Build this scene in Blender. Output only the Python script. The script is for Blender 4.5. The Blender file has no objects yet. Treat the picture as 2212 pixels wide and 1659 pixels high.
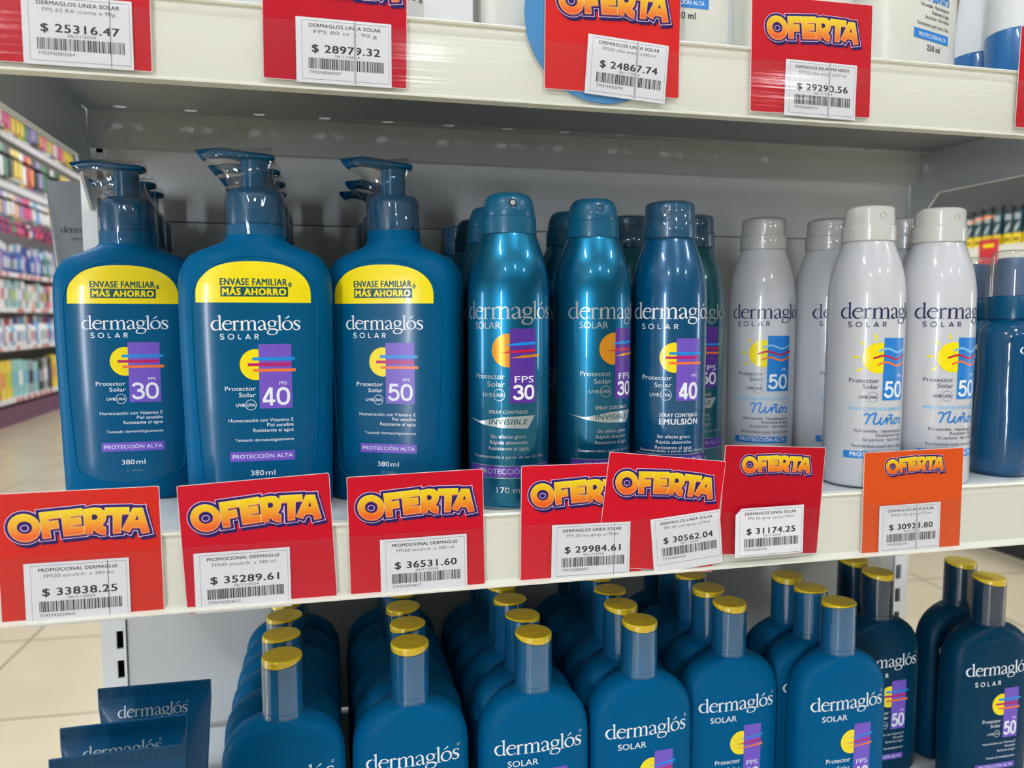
import bpy, bmesh, math, random
from mathutils import Vector, Matrix
from mathutils.geometry import tessellate_polygon

S = bpy.context.scene
COL = S.collection
R = math.radians
PI = math.pi

# ------------------------------------------------------------------ camera
cd = bpy.data.cameras.new('camera')
cam = bpy.data.objects.new('camera', cd)
COL.objects.link(cam)
cd.sensor_fit = 'HORIZONTAL'
cd.sensor_width = 36.0
cd.lens = 1700.0 / 2212.0 * 36.0
cd.clip_start = 0.01
cd.clip_end = 60
YAW, PITCH = R(13.5), R(4.8)
fw = Vector((math.sin(YAW) * math.cos(PITCH), math.cos(YAW) * math.cos(PITCH), -math.sin(PITCH)))
cam.rotation_euler = fw.to_track_quat('-Z', 'Y').to_euler()
cam.location = (0, 0, 0)
cd.dof.use_dof = True
cd.dof.focus_distance = 0.475
cd.dof.aperture_fstop = cd.lens / 2.7
S.camera = cam

# ------------------------------------------------------------------ world, exposure, engine options
w = bpy.data.worlds.new('world')
S.world = w
w.use_nodes = True
w.node_tree.nodes['Background'].inputs[0].default_value = (0.9, 0.93, 1.0, 1)
w.node_tree.nodes['Background'].inputs[1].default_value = 0.05
S.view_settings.view_transform = 'Standard'
S.view_settings.look = 'None'
S.view_settings.exposure = 0.22
S.view_settings.gamma = 1
S.view_settings.use_curve_mapping = False
S.cycles.use_denoising = True
S.cycles.max_bounces = 10
S.cycles.diffuse_bounces = 5
S.cycles.glossy_bounces = 4
S.cycles.transparent_max_bounces = 24
S.cycles.caustics_reflective = False
S.cycles.caustics_refractive = False
S.cycles.sample_clamp_indirect = 6

# ceiling lamps of the shop: rows of LED battens (position, half sizes, emission)
FLOOR_Z, CEIL_Z = -1.15, 2.45
LAMP_ROWS = [-2.0, 0.7, 3.4]
LAMP_Y = [-4.3, -1.5, 0.2, 2.6, 5.2, 7.8, 10.4, 12.6]
LAMP_POWER = 72.0


# ------------------------------------------------------------------ materials
def lin(c):
    return tuple((x / 255 / 12.92) if x / 255 <= 0.04045 else ((x / 255 + 0.055) / 1.055) ** 2.4 for x in c[:3]) + (1,)


MATS = {}


def mat(name, rgb, rough=0.5, metal=0.0, spec=0.5, coat=0.0, noise=None, bump=None, aniso=0.0, trans=0.0, coat_r=0.05):
    if name in MATS:
        return MATS[name]
    m = bpy.data.materials.new(name)
    m.use_nodes = True
    nt = m.node_tree
    b = nt.nodes['Principled BSDF']
    b.inputs['Base Color'].default_value = lin(rgb)
    b.inputs['Roughness'].default_value = rough
    b.inputs['Metallic'].default_value = metal
    b.inputs['Specular IOR Level'].default_value = spec
    b.inputs['Coat Weight'].default_value = coat
    b.inputs['Coat Roughness'].default_value = coat_r
    b.inputs['Transmission Weight'].default_value = trans
    if aniso:
        b.inputs['Anisotropic'].default_value = aniso
        t = nt.nodes.new('ShaderNodeTangent')
        t.direction_type = 'RADIAL'
        t.axis = 'Z'
        nt.links.new(t.outputs[0], b.inputs['Tangent'])
    tc = nt.nodes.new('ShaderNodeTexCoord')
    if noise:                      # (scale, amount) slight mottling of the paint itself
        n = nt.nodes.new('ShaderNodeTexNoise')
        n.inputs['Scale'].default_value = noise[0]
        n.inputs['Detail'].default_value = 4
        nt.links.new(tc.outputs['Object'], n.inputs['Vector'])
        r = nt.nodes.new('ShaderNodeValToRGB')
        c = lin(rgb)
        k = noise[1]
        r.color_ramp.elements[0].color = tuple(x * (1 - k) for x in c[:3]) + (1,)
        r.color_ramp.elements[1].color = tuple(min(1, x * (1 + k)) for x in c[:3]) + (1,)
        nt.links.new(n.outputs[0], r.inputs[0])
        nt.links.new(r.outputs[0], b.inputs['Base Color'])
    if bump:                       # (scale, strength, distance[, (sx,sy,sz)])
        n = nt.nodes.new('ShaderNodeTexNoise')
        n.inputs['Scale'].default_value = bump[0]
        n.inputs['Detail'].default_value = 3
        if len(bump) > 3:
            mp = nt.nodes.new('ShaderNodeMapping')
            mp.inputs['Scale'].default_value = bump[3]
            nt.links.new(tc.outputs['Object'], mp.inputs[0])
            nt.links.new(mp.outputs[0], n.inputs['Vector'])
        else:
            nt.links.new(tc.outputs['Object'], n.inputs['Vector'])
        bp = nt.nodes.new('ShaderNodeBump')
        bp.inputs['Strength'].default_value = bump[1]
        bp.inputs['Distance'].default_value = bump[2]
        nt.links.new(n.outputs[0], bp.inputs['Height'])
        nt.links.new(bp.outputs[0], b.inputs['Normal'])
    MATS[name] = m
    return m


def film_mat(name, rough=0.06, base=0.05, haze=0.0, bump=None, tint=(255, 255, 255), blend=0.35):
    """thin clear plastic: transparent with a glossy sheen and a little haze"""
    if name in MATS:
        return MATS[name]
    m = bpy.data.materials.new(name)
    m.use_nodes = True
    nt = m.node_tree
    nt.nodes.remove(nt.nodes['Principled BSDF'])
    out = nt.nodes['Material Output']
    tr = nt.nodes.new('ShaderNodeBsdfTransparent')
    tr.inputs[0].default_value = lin(tint)
    gl = nt.nodes.new('ShaderNodeBsdfGlossy')
    gl.inputs['Roughness'].default_value = rough
    df = nt.nodes.new('ShaderNodeBsdfDiffuse')
    df.inputs[0].default_value = (0.8, 0.8, 0.8, 1)
    lw = nt.nodes.new('ShaderNodeLayerWeight')
    lw.inputs['Blend'].default_value = blend
    ad = nt.nodes.new('ShaderNodeMath')
    ad.operation = 'MULTIPLY_ADD'
    ad.inputs[1].default_value = 0.5
    ad.inputs[2].default_value = base
    ad.use_clamp = True
    nt.links.new(lw.outputs['Facing'], ad.inputs[0])
    pw = nt.nodes.new('ShaderNodeMath')
    pw.operation = 'POWER'
    pw.inputs[1].default_value = 2.0
    nt.links.new(lw.outputs['Facing'], pw.inputs[0])
    nt.links.new(pw.outputs[0], ad.inputs[0])
    m1 = nt.nodes.new('ShaderNodeMixShader')
    m1.inputs[0].default_value = haze
    nt.links.new(tr.outputs[0], m1.inputs[1])
    nt.links.new(df.outputs[0], m1.inputs[2])
    m2 = nt.nodes.new('ShaderNodeMixShader')
    nt.links.new(ad.outputs[0], m2.inputs[0])
    nt.links.new(m1.outputs[0], m2.inputs[1])
    nt.links.new(gl.outputs[0], m2.inputs[2])
    nt.links.new(m2.outputs[0], out.inputs[0])
    if bump:
        tc = nt.nodes.new('ShaderNodeTexCoord')
        mp = nt.nodes.new('ShaderNodeMapping')
        mp.inputs['Scale'].default_value = bump[3]
        n = nt.nodes.new('ShaderNodeTexNoise')
        n.inputs['Scale'].default_value = bump[0]
        n.inputs['Detail'].default_value = 2
        bp = nt.nodes.new('ShaderNodeBump')
        bp.inputs['Strength'].default_value = bump[1]
        bp.inputs['Distance'].default_value = bump[2]
        nt.links.new(tc.outputs['Object'], mp.inputs[0])
        nt.links.new(mp.outputs[0], n.inputs['Vector'])
        nt.links.new(n.outputs[0], bp.inputs['Height'])
        nt.links.new(bp.outputs[0], gl.inputs['Normal'])
        nt.links.new(bp.outputs[0], lw.inputs['Normal'])
    MATS[name] = m
    return m


def emit(name, rgb, strength):
    m = bpy.data.materials.new(name)
    m.use_nodes = True
    b = m.node_tree.nodes['Principled BSDF']
    b.inputs['Base Color'].default_value = lin(rgb)
    b.inputs['Emission Color'].default_value = lin(rgb)
    b.inputs['Emission Strength'].default_value = strength
    MATS[name] = m
    return m


# ------------------------------------------------------------------ objects: things, parts, structure
def tagged(o, label=None, cat=None, group=None, kind=None):
    if label: o['label'] = label
    if cat: o['category'] = cat
    if group: o['group'] = group
    if kind: o['kind'] = kind
    return o


def thing(name, label, cat, loc=(0, 0, 0), rz=0.0, group=None, rot=None):
    o = bpy.data.objects.new(name, None)
    o.empty_display_size = 0.02
    COL.objects.link(o)
    o.location = loc
    o.rotation_euler = rot if rot else (0, 0, rz)
    return tagged(o, label, cat, group)


def put(name, me, parent=None, loc=None, rot=None):
    o = bpy.data.objects.new(name, me)
    COL.objects.link(o)
    if parent: o.parent = parent
    if loc: o.location = loc
    if rot: o.rotation_euler = rot
    return o


def dup(root, loc, rz=0.0, label=None, group=None, name=None, skip=()):
    r = root.copy()
    COL.objects.link(r)
    if name: r.name = name
    r.location = loc
    r.rotation_euler = (0, 0, rz)
    if label: r['label'] = label
    if group: r['group'] = group
    for ch in list(root.children):
        if ch.name.split('.')[0] in skip: continue
        c = ch.copy()
        COL.objects.link(c)
        c.parent = r
        for g in list(ch.children):
            d = g.copy()
            COL.objects.link(d)
            d.parent = c
    return r


class MB:
    """gathers shapes, in metres, into ONE mesh"""

    def __init__(self):
        self.v, self.f, self.m = [], [], []

    def add(self, verts, faces, mi=0):
        n = len(self.v)
        self.v += [tuple(p) for p in verts]
        self.f += [tuple(i + n for i in f) for f in faces]
        self.m += [mi] * len(faces)
        return self

    def box(self, x0, x1, y0, y1, z0, z1, mi=0):
        v = [(x0, y0, z0), (x1, y0, z0), (x1, y1, z0), (x0, y1, z0), (x0, y0, z1), (x1, y0, z1), (x1, y1, z1), (x0, y1, z1)]
        return self.add(v, [(0, 3, 2, 1), (4, 5, 6, 7), (0, 1, 5, 4), (1, 2, 6, 5), (2, 3, 7, 6), (3, 0, 4, 7)], mi)

    def rings(self, rings, mi=0, cap0=True, cap1=True):
        n = len(rings[0])
        v = [p for r in rings for p in r]
        f = []
        for i in range(len(rings) - 1):
            for j in range(n):
                k = (j + 1) % n
                f.append((i * n + j, i * n + k, (i + 1) * n + k, (i + 1) * n + j))
        if cap0: f.append(tuple(reversed(range(n))))
        if cap1: f.append(tuple(range((len(rings) - 1) * n, len(rings) * n)))
        return self.add(v, f, mi)

    def loft(self, secs, seg=48, mi=0, cap0=True, cap1=True):
        """secs: (z, a, b, n[, cx, cy]) superellipse sections"""
        rs = []
        for s in secs:
            z, a, b, n = s[:4]
            cx, cy = (s[4], s[5]) if len(s) > 4 else (0, 0)
            r = []
            for j in range(seg):
                t = 2 * PI * j / seg
                c, q = math.cos(t), math.sin(t)
                r.append((cx + a * math.copysign(abs(c) ** (2 / n), c), cy + b * math.copysign(abs(q) ** (2 / n), q), z))
            rs.append(r)
        return self.rings(rs, mi, cap0, cap1)

    def lathe(self, prof, seg=40, mi=0, cap0=True, cap1=True):
        return self.loft([(z, r, r, 2) for r, z in prof], seg, mi, cap0, cap1)

    def tube(self, pts, r, seg=10, mi=0, closed=False):
        P = [Vector(p) for p in pts]
        rs = []
        for i, p in enumerate(P):
            a = P[i - 1] if (i > 0 or closed) else p
            b = P[(i + 1) % len(P)] if (i < len(P) - 1 or closed) else p
            d = (b - a).normalized()
            u = d.cross(Vector((0, 1, 0.01))).normalized()
            q = d.cross(u)
            rs.append([tuple(p + u * (r * math.cos(2 * PI * j / seg)) + q * (r * math.sin(2 * PI * j / seg))) for j in range(seg)])
        if closed: rs.append(rs[0])
        return self.rings(rs, mi, not closed, not closed)

    def prism(self, poly, axis, t0, t1, mi=0):
        """poly of 2D points swept along an axis: 'x' -> (y,z), 'y' -> (x,z), 'z' -> (x,y)"""
        def P(p, t):
            return (t, p[0], p[1]) if axis == 'x' else ((p[0], t, p[1]) if axis == 'y' else (p[0], p[1], t))
        n = len(poly)
        v = [P(p, t0) for p in poly] + [P(p, t1) for p in poly]
        f = [tuple(range(n)), tuple(reversed(range(n, 2 * n)))]
        f += [(i, i + n, (i + 1) % n + n, (i + 1) % n) for i in range(n)]
        return self.add(v, f, mi)

    def mesh(self, name, mats, sharp=35, smooth=True, bevel=0.0, bseg=2):
        bm = bmesh.new()
        vs = [bm.verts.new(p) for p in self.v]
        for f, mi in zip(self.f, self.m):
            try:
                q = bm.faces.new([vs[i] for i in f])
                q.material_index = mi
                q.smooth = smooth
            except ValueError:
                pass
        bmesh.ops.remove_doubles(bm, verts=bm.verts, dist=1e-7)
        bmesh.ops.recalc_face_normals(bm, faces=bm.faces)
        if bevel:
            es = [e for e in bm.edges if len(e.link_faces) == 2 and e.calc_face_angle(0) > R(sharp)]
            bmesh.ops.bevel(bm, geom=es, offset=bevel, segments=bseg, profile=0.6, affect='EDGES', clamp_overlap=True)
            for f in bm.faces: f.smooth = smooth
        for e in bm.edges:
            e.smooth = not (len(e.link_faces) == 2 and e.calc_face_angle(0) > R(sharp))
        me = bpy.data.meshes.new(name)
        bm.to_mesh(me)
        bm.free()
        for m in (mats if isinstance(mats, (list, tuple)) else [mats]):
            me.materials.append(m)
        return me

    def obj(self, name, mats, parent=None, **k):
        return put(name, self.mesh(name, mats, **k), parent)


# ------------------------------------------------------------------ flat printing: text, strokes, shapes
_TC = {}


def text_geo(s, bold=0.0):
    key = (s, bold)
    if key not in _TC:
        cu = bpy.data.curves.new('t', 'FONT')
        cu.body = s
        cu.resolution_u = 3
        cu.space_character = 1.0 + bold * 3
        o = bpy.data.objects.new('t', cu)
        COL.objects.link(o)
        dg = bpy.context.evaluated_depsgraph_get()
        me = bpy.data.meshes.new_from_object(o.evaluated_get(dg), depsgraph=dg)
        _TC[key] = ([(v.co.x, v.co.y) for v in me.vertices], [tuple(p.vertices) for p in me.polygons])
        bpy.data.objects.remove(o)
        bpy.data.curves.remove(cu)
        bpy.data.meshes.remove(me)
    return _TC[key]


CAPH = max(y for x, y in text_geo('H')[0])


def spline(pts, n=6, closed=False):
    """Catmull-Rom through control points (any dimension)"""
    out = []
    L = len(pts)
    rng = L if closed else L - 1
    for i in range(rng):
        if closed:
            p = [pts[(i + k - 1) % L] for k in range(4)]
        else:
            p = [pts[max(i - 1, 0)], pts[i], pts[i + 1], pts[min(i + 2, L - 1)]]
        for k in range(n):
            t = k / n
            out.append(tuple(0.5 * (2 * b + (c - a) * t + (2 * a - 5 * b + 4 * c - d) * t * t + (3 * b - a - 3 * c + d) * t ** 3)
                             for a, b, c, d in zip(*p)))
    if not closed: out.append(tuple(pts[-1]))
    return out


class Art:
    """printing laid out on a flat sheet (x right, z up, metres), later bent onto a surface"""

    def __init__(self):
        self.v, self.f, self.m, self.mats, self.k = [], [], [], [], 0

    def mi(self, m):
        if m not in self.mats: self.mats.append(m)
        return self.mats.index(m)

    def add(self, pts, faces, m, layer=0):
        n = len(self.v)
        self.k += 1
        self.v += [(p[0], -layer * 0.00004 - (self.k % 37) * 0.000001, p[1]) for p in pts]
        k = self.mi(m)
        for f in faces:
            a = sum(pts[f[i]][0] * pts[f[(i + 1) % len(f)]][1] - pts[f[(i + 1) % len(f)]][0] * pts[f[i]][1] for i in range(len(f)))
            self.f.append(tuple(i + n for i in (f if a > 0 else reversed(f))))
            self.m.append(k)
        return self

    def poly(self, pts, m, layer=0, holes=()):
        loops = [[Vector((x, y, 0)) for x, y in pts]] + [[Vector((x, y, 0)) for x, y in h] for h in holes]
        allp = list(pts) + [p for h in holes for p in h]
        return self.add(allp, [tuple(t) for t in tessellate_polygon(loops)], m, layer)

    def rect(self, x0, z0, x1, z1, m, layer=0):
        return self.add([(x0, z0), (x1, z0), (x1, z1), (x0, z1)], [(0, 1, 2, 3)], m, layer)

    def disc(self, cx, cz, rx, m, layer=0, rz=None, xmax=None, n=28):
        rz = rz or rx
        pts = [(cx + rx * math.cos(2 * PI * i / n), cz + rz * math.sin(2 * PI * i / n)) for i in range(n)]
        if xmax is not None: pts = [(min(x, xmax), z) for x, z in pts]
        return self.add(pts, [tuple(range(n))], m, layer)

    def stroke(self, pts, ws, m, layer=0, closed=False, ext=0.0):
        """pts (x,z) with widths; quads along the way"""
        n = len(pts)
        if not isinstance(ws, (list, tuple)): ws = [ws] * n
        L, Q = [], []
        for i in range(n):
            a = pts[i - 1] if (i > 0 or closed) else pts[i]
            b = pts[(i + 1) % n] if (i < n - 1 or closed) else pts[i]
            dx, dz = b[0] - a[0], b[1] - a[1]
            l = math.hypot(dx, dz) or 1
            nx, nz = -dz / l * ws[i] / 2, dx / l * ws[i] / 2
            L.append((pts[i][0] + nx, pts[i][1] + nz))
            Q.append((pts[i][0] - nx, pts[i][1] - nz))
        f = [(i, (i + 1) % n, n + (i + 1) % n, n + i) for i in range(n if closed else n - 1)]
        return self.add(L + Q, f, m, layer)

    def outline(self, poly, grow, m, layer=0):
        """thickens a closed outline with square-ended bars"""
        n = len(poly)
        if n >= 16: return self.stroke(poly, grow * 2, m, layer, True)
        for i in range(n):
            a, b = poly[i], poly[(i + 1) % n]
            l = math.hypot(b[0] - a[0], b[1] - a[1])
            if l < 1e-9: continue
            k = min(grow, l * 1.2)
            dx, dz = (b[0] - a[0]) / l * k, (b[1] - a[1]) / l * k
            self.stroke([(a[0] - dx, a[1] - dz), (b[0] + dx, b[1] + dz)], grow * 2, m, layer)
        return self

    def ring(self, cx, cz, r, wd, m, layer=0, rz=None, n=28):
        rz = rz or r
        return self.stroke([(cx + r * math.cos(2 * PI * i / n), cz + rz * math.sin(2 * PI * i / n)) for i in range(n)], wd, m, layer, True)

    def text(self, s, x0, x1, z, h, m, layer=0, bold=0.0, slant=0.0):
        v, f = text_geo(s, bold)
        xs = [p[0] for p in v]
        a, b = min(xs), max(xs)
        kx, kz = (x1 - x0) / (b - a), h / CAPH
        for dx, dz in ((0, 0),) if bold <= 0 else ((-bold, -bold * 0.5), (bold, bold * 0.5), (-bold, bold * 0.5), (bold, -bold * 0.5)):
            self.add([(x0 + (p[0] - a) * kx + dx * kz + p[1] * kz * slant, z + (p[1] + dz) * kz) for p in v], f, m, layer)
        return self

    def merge(self, other, fn=lambda x, z: (x, z)):
        n = len(self.v)
        for p in other.v:
            q = fn(p[0], p[2])
            self.v.append((q[0], p[1], q[1]))
        for f, k in zip(other.f, other.m):
            self.f.append(tuple(i + n for i in f))
            self.m.append(self.mi(other.mats[k]))
        return self

    def mesh(self, name, surf=None, step=None, off=0.00015, smooth=True):
        """surf(x, z, o) -> point at height o above the surface"""
        bm = bmesh.new()
        vs = [bm.verts.new(p) for p in self.v]
        for f, k in zip(self.f, self.m):
            try:
                q = bm.faces.new([vs[i] for i in f])
                q.material_index = k
                q.smooth = smooth
            except ValueError:
                pass
        if step:
            xs = [p[0] for p in self.v]
            x = math.floor(min(xs) / step) * step
            while x < max(xs):
                bmesh.ops.bisect_plane(bm, geom=bm.verts[:] + bm.edges[:] + bm.faces[:], dist=1e-7, plane_co=(x, 0, 0), plane_no=(1, 0, 0))
                x += step
            zs = [p[2] for p in self.v]
            z = math.floor(min(zs) / (step * 3)) * step * 3
            while z < max(zs):
                bmesh.ops.bisect_plane(bm, geom=bm.verts[:] + bm.edges[:] + bm.faces[:], dist=1e-7, plane_co=(0, 0, z), plane_no=(0, 0, 1))
                z += step * 3
        if surf:
            for q in bm.verts:
                q.co = Vector(surf(q.co.x, q.co.z, off - q.co.y))
        else:
            for q in bm.verts:
                q.co.y -= off
        me = bpy.data.meshes.new(name)
        bm.to_mesh(me)
        bm.free()
        for m in self.mats: me.materials.append(m)
        return me


# printing inks and papers
INK = mat('black_ink', (30, 30, 34), 0.6)
WHITE = mat('white_print', (238, 242, 245), 0.45)
NAVY = mat('navy_print', (28, 34, 84), 0.35)
YEL = mat('yellow_print', (252, 228, 0), 0.28, coat=0.3)
PURP = mat('purple_print', (118, 84, 196), 0.35)
DPURP = mat('dark_purple_print', (86, 44, 150), 0.35)
GREEN = mat('dark_teal_print', (0, 78, 84), 0.35)
CYAN = mat('cyan_print', (0, 142, 222), 0.35)
MAG = mat('magenta_print', (196, 8, 98), 0.35)
ORA = mat('orange_print', (246, 120, 56), 0.35)
SUNO = mat('orange_foil_print', (226, 150, 34), 0.3, metal=0.35)
SILV = mat('silver_print', (196, 204, 206), 0.28, metal=0.6)
SKYB = mat('sky_blue_print', (38, 128, 208), 0.35)
LBLUE = mat('light_blue_print', (132, 194, 232), 0.4)
RED = mat('red_print', (196, 24, 62), 0.35)
PAPER = mat('white_label_paper', (226, 225, 230), 0.7)
GREYP = mat('grey_print', (120, 130, 140), 0.5)

# ---- the brand word in an old-style serif, drawn with pen strokes (x, y down, pen width)
WORD = {
    'd': [[(303, 262, 8), (240, 244, 14), (168, 278, 38), (134, 355, 44), (165, 432, 40), (228, 464, 22), (300, 432, 8)],
          [(312, 128, 38), (312, 300, 38), (312, 458, 38)], [(262, 152, 8), (296, 142, 20), (328, 124, 12)],
          [(302, 464, 16), (335, 452, 28), (370, 431, 6)]],
    'e': [[(392, 324, 16), (572, 324, 16)],
          [(566, 326, 12), (552, 278, 32), (500, 247, 18), (425, 270, 32), (382, 352, 44), (412, 432, 40), (475, 463, 24), (540, 444, 14), (578, 412, 6)]],
    'r': [[(628, 262, 44), (628, 462, 44)], [(574, 282, 6), (612, 268, 20), (648, 246, 12)], [(574, 465, 12), (682, 465, 12)],
          [(645, 302, 8), (668, 268, 20), (700, 258, 32), (726, 272, 34)]],
    'm': [[(795, 262, 44), (795, 462, 44)], [(740, 282, 6), (778, 268, 20), (815, 246, 12)], [(742, 465, 12), (848, 465, 12)],
          [(812, 300, 10), (850, 260, 20), (898, 248, 26), (929, 282, 40), (935, 345, 44), (935, 462, 44)], [(884, 465, 12), (992, 465, 12)],
          [(952, 300, 10), (990, 260, 20), (1038, 248, 26), (1069, 282, 40), (1075, 345, 44), (1075, 462, 44)], [(1026, 465, 12), (1132, 465, 12)]],
    'a': [[(1150, 308, 34), (1160, 274, 22), (1200, 248, 14), (1252, 256, 28), (1284, 300, 42), (1288, 400, 42), (1304, 452, 32), (1346, 434, 6)],
          [(1286, 345, 8), (1212, 370, 16), (1164, 412, 40), (1182, 450, 40), (1226, 460, 22), (1284, 424, 8)]],
    'g': [[(1502, 264, 12), (1576, 268, 16)],
          [(1412, 386, 10), (1376, 414, 18), (1402, 440, 30), (1500, 442, 36), (1556, 470, 36), (1562, 512, 28), (1520, 556, 20), (1440, 570, 16),
           (1366, 550, 28), (1352, 514, 32), (1376, 478, 20), (1412, 454, 8)]],
    'l': [[(1622, 130, 40), (1622, 462, 40)], [(1572, 152, 8), (1606, 142, 20), (1638, 124, 12)], [(1566, 465, 12), (1684, 465, 12)]],
    'o': [[(1735, 212, 6), (1784, 182, 22), (1832, 148, 32)]],
    's': [[(2066, 294, 8), (2046, 260, 18), (2002, 246, 20), (1956, 264, 32), (1952, 306, 42), (2002, 346, 48), (2052, 384, 46), (2054, 430, 34),
           (2006, 461, 20), (1958, 454, 18), (1932, 412, 8)], [(2066, 240, 6), (2068, 296, 14)], [(1930, 408, 14), (1932, 470, 6)]],
}


def brand(art, x0, x1, z, m, layer=0, only=None, reg=False, thin=1.0):
    k = (x1 - x0) / 1975.0
    T = lambda x, y: (x0 + (x - 110) * k, z + (465 - y) * k)
    for ch, strokes in WORD.items():
        for s in strokes:
            p = spline(s, 5) if len(s) > 2 else s
            art.stroke([T(q[0], q[1]) for q in p], [q[2] * k * thin for q in p], m, layer)
    for cx, cy, rx, ry, wt, ws in ((1450, 318, 76, 70, 14, 40), (1793, 356, 102, 104, 15, 44)):
        n = 32
        pts, ww = [], []
        for i in range(n):
            t = 2 * PI * i / n
            pts.append(T(cx + rx * math.cos(t), cy + ry * math.sin(t)))
            ww.append((wt + (ws - wt) * abs(math.cos(t + 0.18)) ** 1.3) * k * thin)
        art.stroke(pts, ww, m, layer, True)
    if reg:
        art.ring(T(2060, 150)[0], T(2060, 150)[1], 26 * k, 7 * k, m, layer)


def glyph_solar(art, x0, x1, z, h, m, layer=0, wt=0.15, gap=0.62):
    """SOLAR in a round geometric sans"""
    S_ = spline([(0.58, 0.82), (0.44, 0.97), (0.2, 0.97), (0.06, 0.8), (0.12, 0.6), (0.32, 0.5), (0.54, 0.4), (0.62, 0.2), (0.46, 0.03), (0.2, 0.03), (0.03, 0.2)], 4)
    O_ = [(0.52 + 0.46 * math.cos(2 * PI * i / 26), 0.5 + 0.47 * math.sin(2 * PI * i / 26)) for i in range(27)]
    L_ = [[(0.08, 1), (0.08, 0)], [(0.04, 0.07), (0.56, 0.07)]]
    A_ = [[(0.04, 0), (0.45, 1)], [(0.41, 1), (0.84, 0)], [(0.2, 0.26), (0.68, 0.26)]]
    R_ = [[(0.08, 0), (0.08, 1)], spline([(0.06, 0.93), (0.4, 0.93), (0.58, 0.82), (0.58, 0.6), (0.42, 0.46), (0.06, 0.46)], 4), [(0.34, 0.46), (0.62, 0)]]
    gl = [([S_], 0.64), ([O_], 1.04), (L_, 0.58), (A_, 0.88), (R_, 0.66)]
    tot = sum(g[1] for g in gl) + gap * 4
    kx = (x1 - x0) / tot
    x = x0
    for strokes, wd in gl:
        for s in strokes:
            art.stroke([(x + p[0] * kx, z + p[1] * h) for p in s], wt * h, m, layer)
        x += (wd + gap) * kx


DIG = {
    '0': [[(0.5 + 0.4 * math.copysign(abs(math.cos(t)) ** 0.8, math.cos(t)), 0.5 + 0.43 * math.copysign(abs(math.sin(t)) ** 0.9, math.sin(t)))
           for t in [2 * PI * i / 28 for i in range(29)]]],
    '4': [[(0.66, 0), (0.66, 1)], [(0.62, 0.98), (0.1, 0.3)], [(0.02, 0.24), (0.95, 0.24)]],
    '3': [spline([(0.1, 0.78), (0.24, 0.91), (0.5, 0.93), (0.76, 0.84), (0.78, 0.66), (0.6, 0.54), (0.4, 0.53)], 5),
          spline([(0.4, 0.53), (0.7, 0.49), (0.87, 0.34), (0.8, 0.15), (0.5, 0.065), (0.22, 0.1), (0.07, 0.26)], 5)],
    '5': [[(0.84, 0.93), (0.2, 0.93)], [(0.24, 0.98), (0.17, 0.46)],
          spline([(0.17, 0.5), (0.42, 0.62), (0.7, 0.57), (0.86, 0.38), (0.76, 0.15), (0.48, 0.065), (0.22, 0.1), (0.07, 0.26)], 5)],
}


def number(art, s, x0, x1, z, h, m, layer=0, wt=0.15):
    n = len(s)
    kx = (x1 - x0) / (n + 0.06 * (n - 1))
    for i, c in enumerate(s):
        for st in DIG[c]:
            art.stroke([(x0 + (i * 1.06 + p[0]) * kx, z + p[1] * h) for p in st], wt * h, m, layer)


NINOS = [[(385, 1275), (400, 1258), (425, 1262), (428, 1290), (400, 1360)], [(428, 1285), (455, 1262), (490, 1250), (478, 1300), (470, 1345), (495, 1355), (530, 1320), (540, 1290)],
         [(540, 1290), (528, 1340), (545, 1358), (580, 1320), (600, 1295), (595, 1358)], [(598, 1340), (625, 1300), (650, 1300), (645, 1345), (665, 1352), (685, 1325)],
         [(735, 1310), (715, 1298), (690, 1320), (690, 1350), (712, 1352), (730, 1325), (722, 1300), (745, 1310), (775, 1300)],
         [(775, 1300), (790, 1330), (780, 1355), (752, 1352)], [(615, 1275), (632, 1266), (648, 1276), (668, 1266)], [(540, 1266), (544, 1268)]]


def ninos(art, x0, x1, z0, z1, m, layer=0, wd=0.0011):
    for s in NINOS:
        p = spline(s, 5) if len(s) > 2 else s
        art.stroke([(x0 + (q[0] - 385) / 405 * (x1 - x0), z1 - (q[1] - 1250) / 108 * (z1 - z0)) for q in p], wd, m, layer)


def sun_block(art, n, rect, sun, stripes, kind, fps, num, dark=False):
    """rect x0,z0,x1,z1; sun cx,cz,r; stripes list of (x0,x1,z) in metres"""
    x0, z0, x1, z1 = rect
    cx, cz, r = sun
    if kind == 'plain':
        art.disc(cx, cz, r, YEL, 1, xmax=x0)
        art.rect(x0, z0, x1, z1, DPURP if dark else PURP, 1)
        for (a, b, z), m in zip(stripes, (CYAN, MAG, ORA)):
            art.rect(a, z - 0.00085, b, z + 0.00085, m, 2)
    elif kind == 'swoosh':
        art.disc(cx, cz, r, SUNO if dark else YEL, 1, xmax=x0)
        art.rect(x0, z0, x1, z1, DPURP if dark else PURP, 1)
        for (a, b, z), m in zip(stripes, (CYAN, MAG, ORA)):
            p = [(a, z - 0.0012), (a + (b - a) * 0.35, z - 0.0003), (b, z + 0.0014), (b - 0.0006, z - 0.0004), (a + (b - a) * 0.4, z - 0.0012)]
            art.poly(p, m, 2)


# ------------------------------------------------------------------ OFERTA wordmark: chunky letters
def ell(cx, cy, rx, ry, n=36):
    return [(cx + rx * math.cos(2 * PI * i / n), cy + ry * math.sin(2 * PI * i / n)) for i in range(n)]


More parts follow.
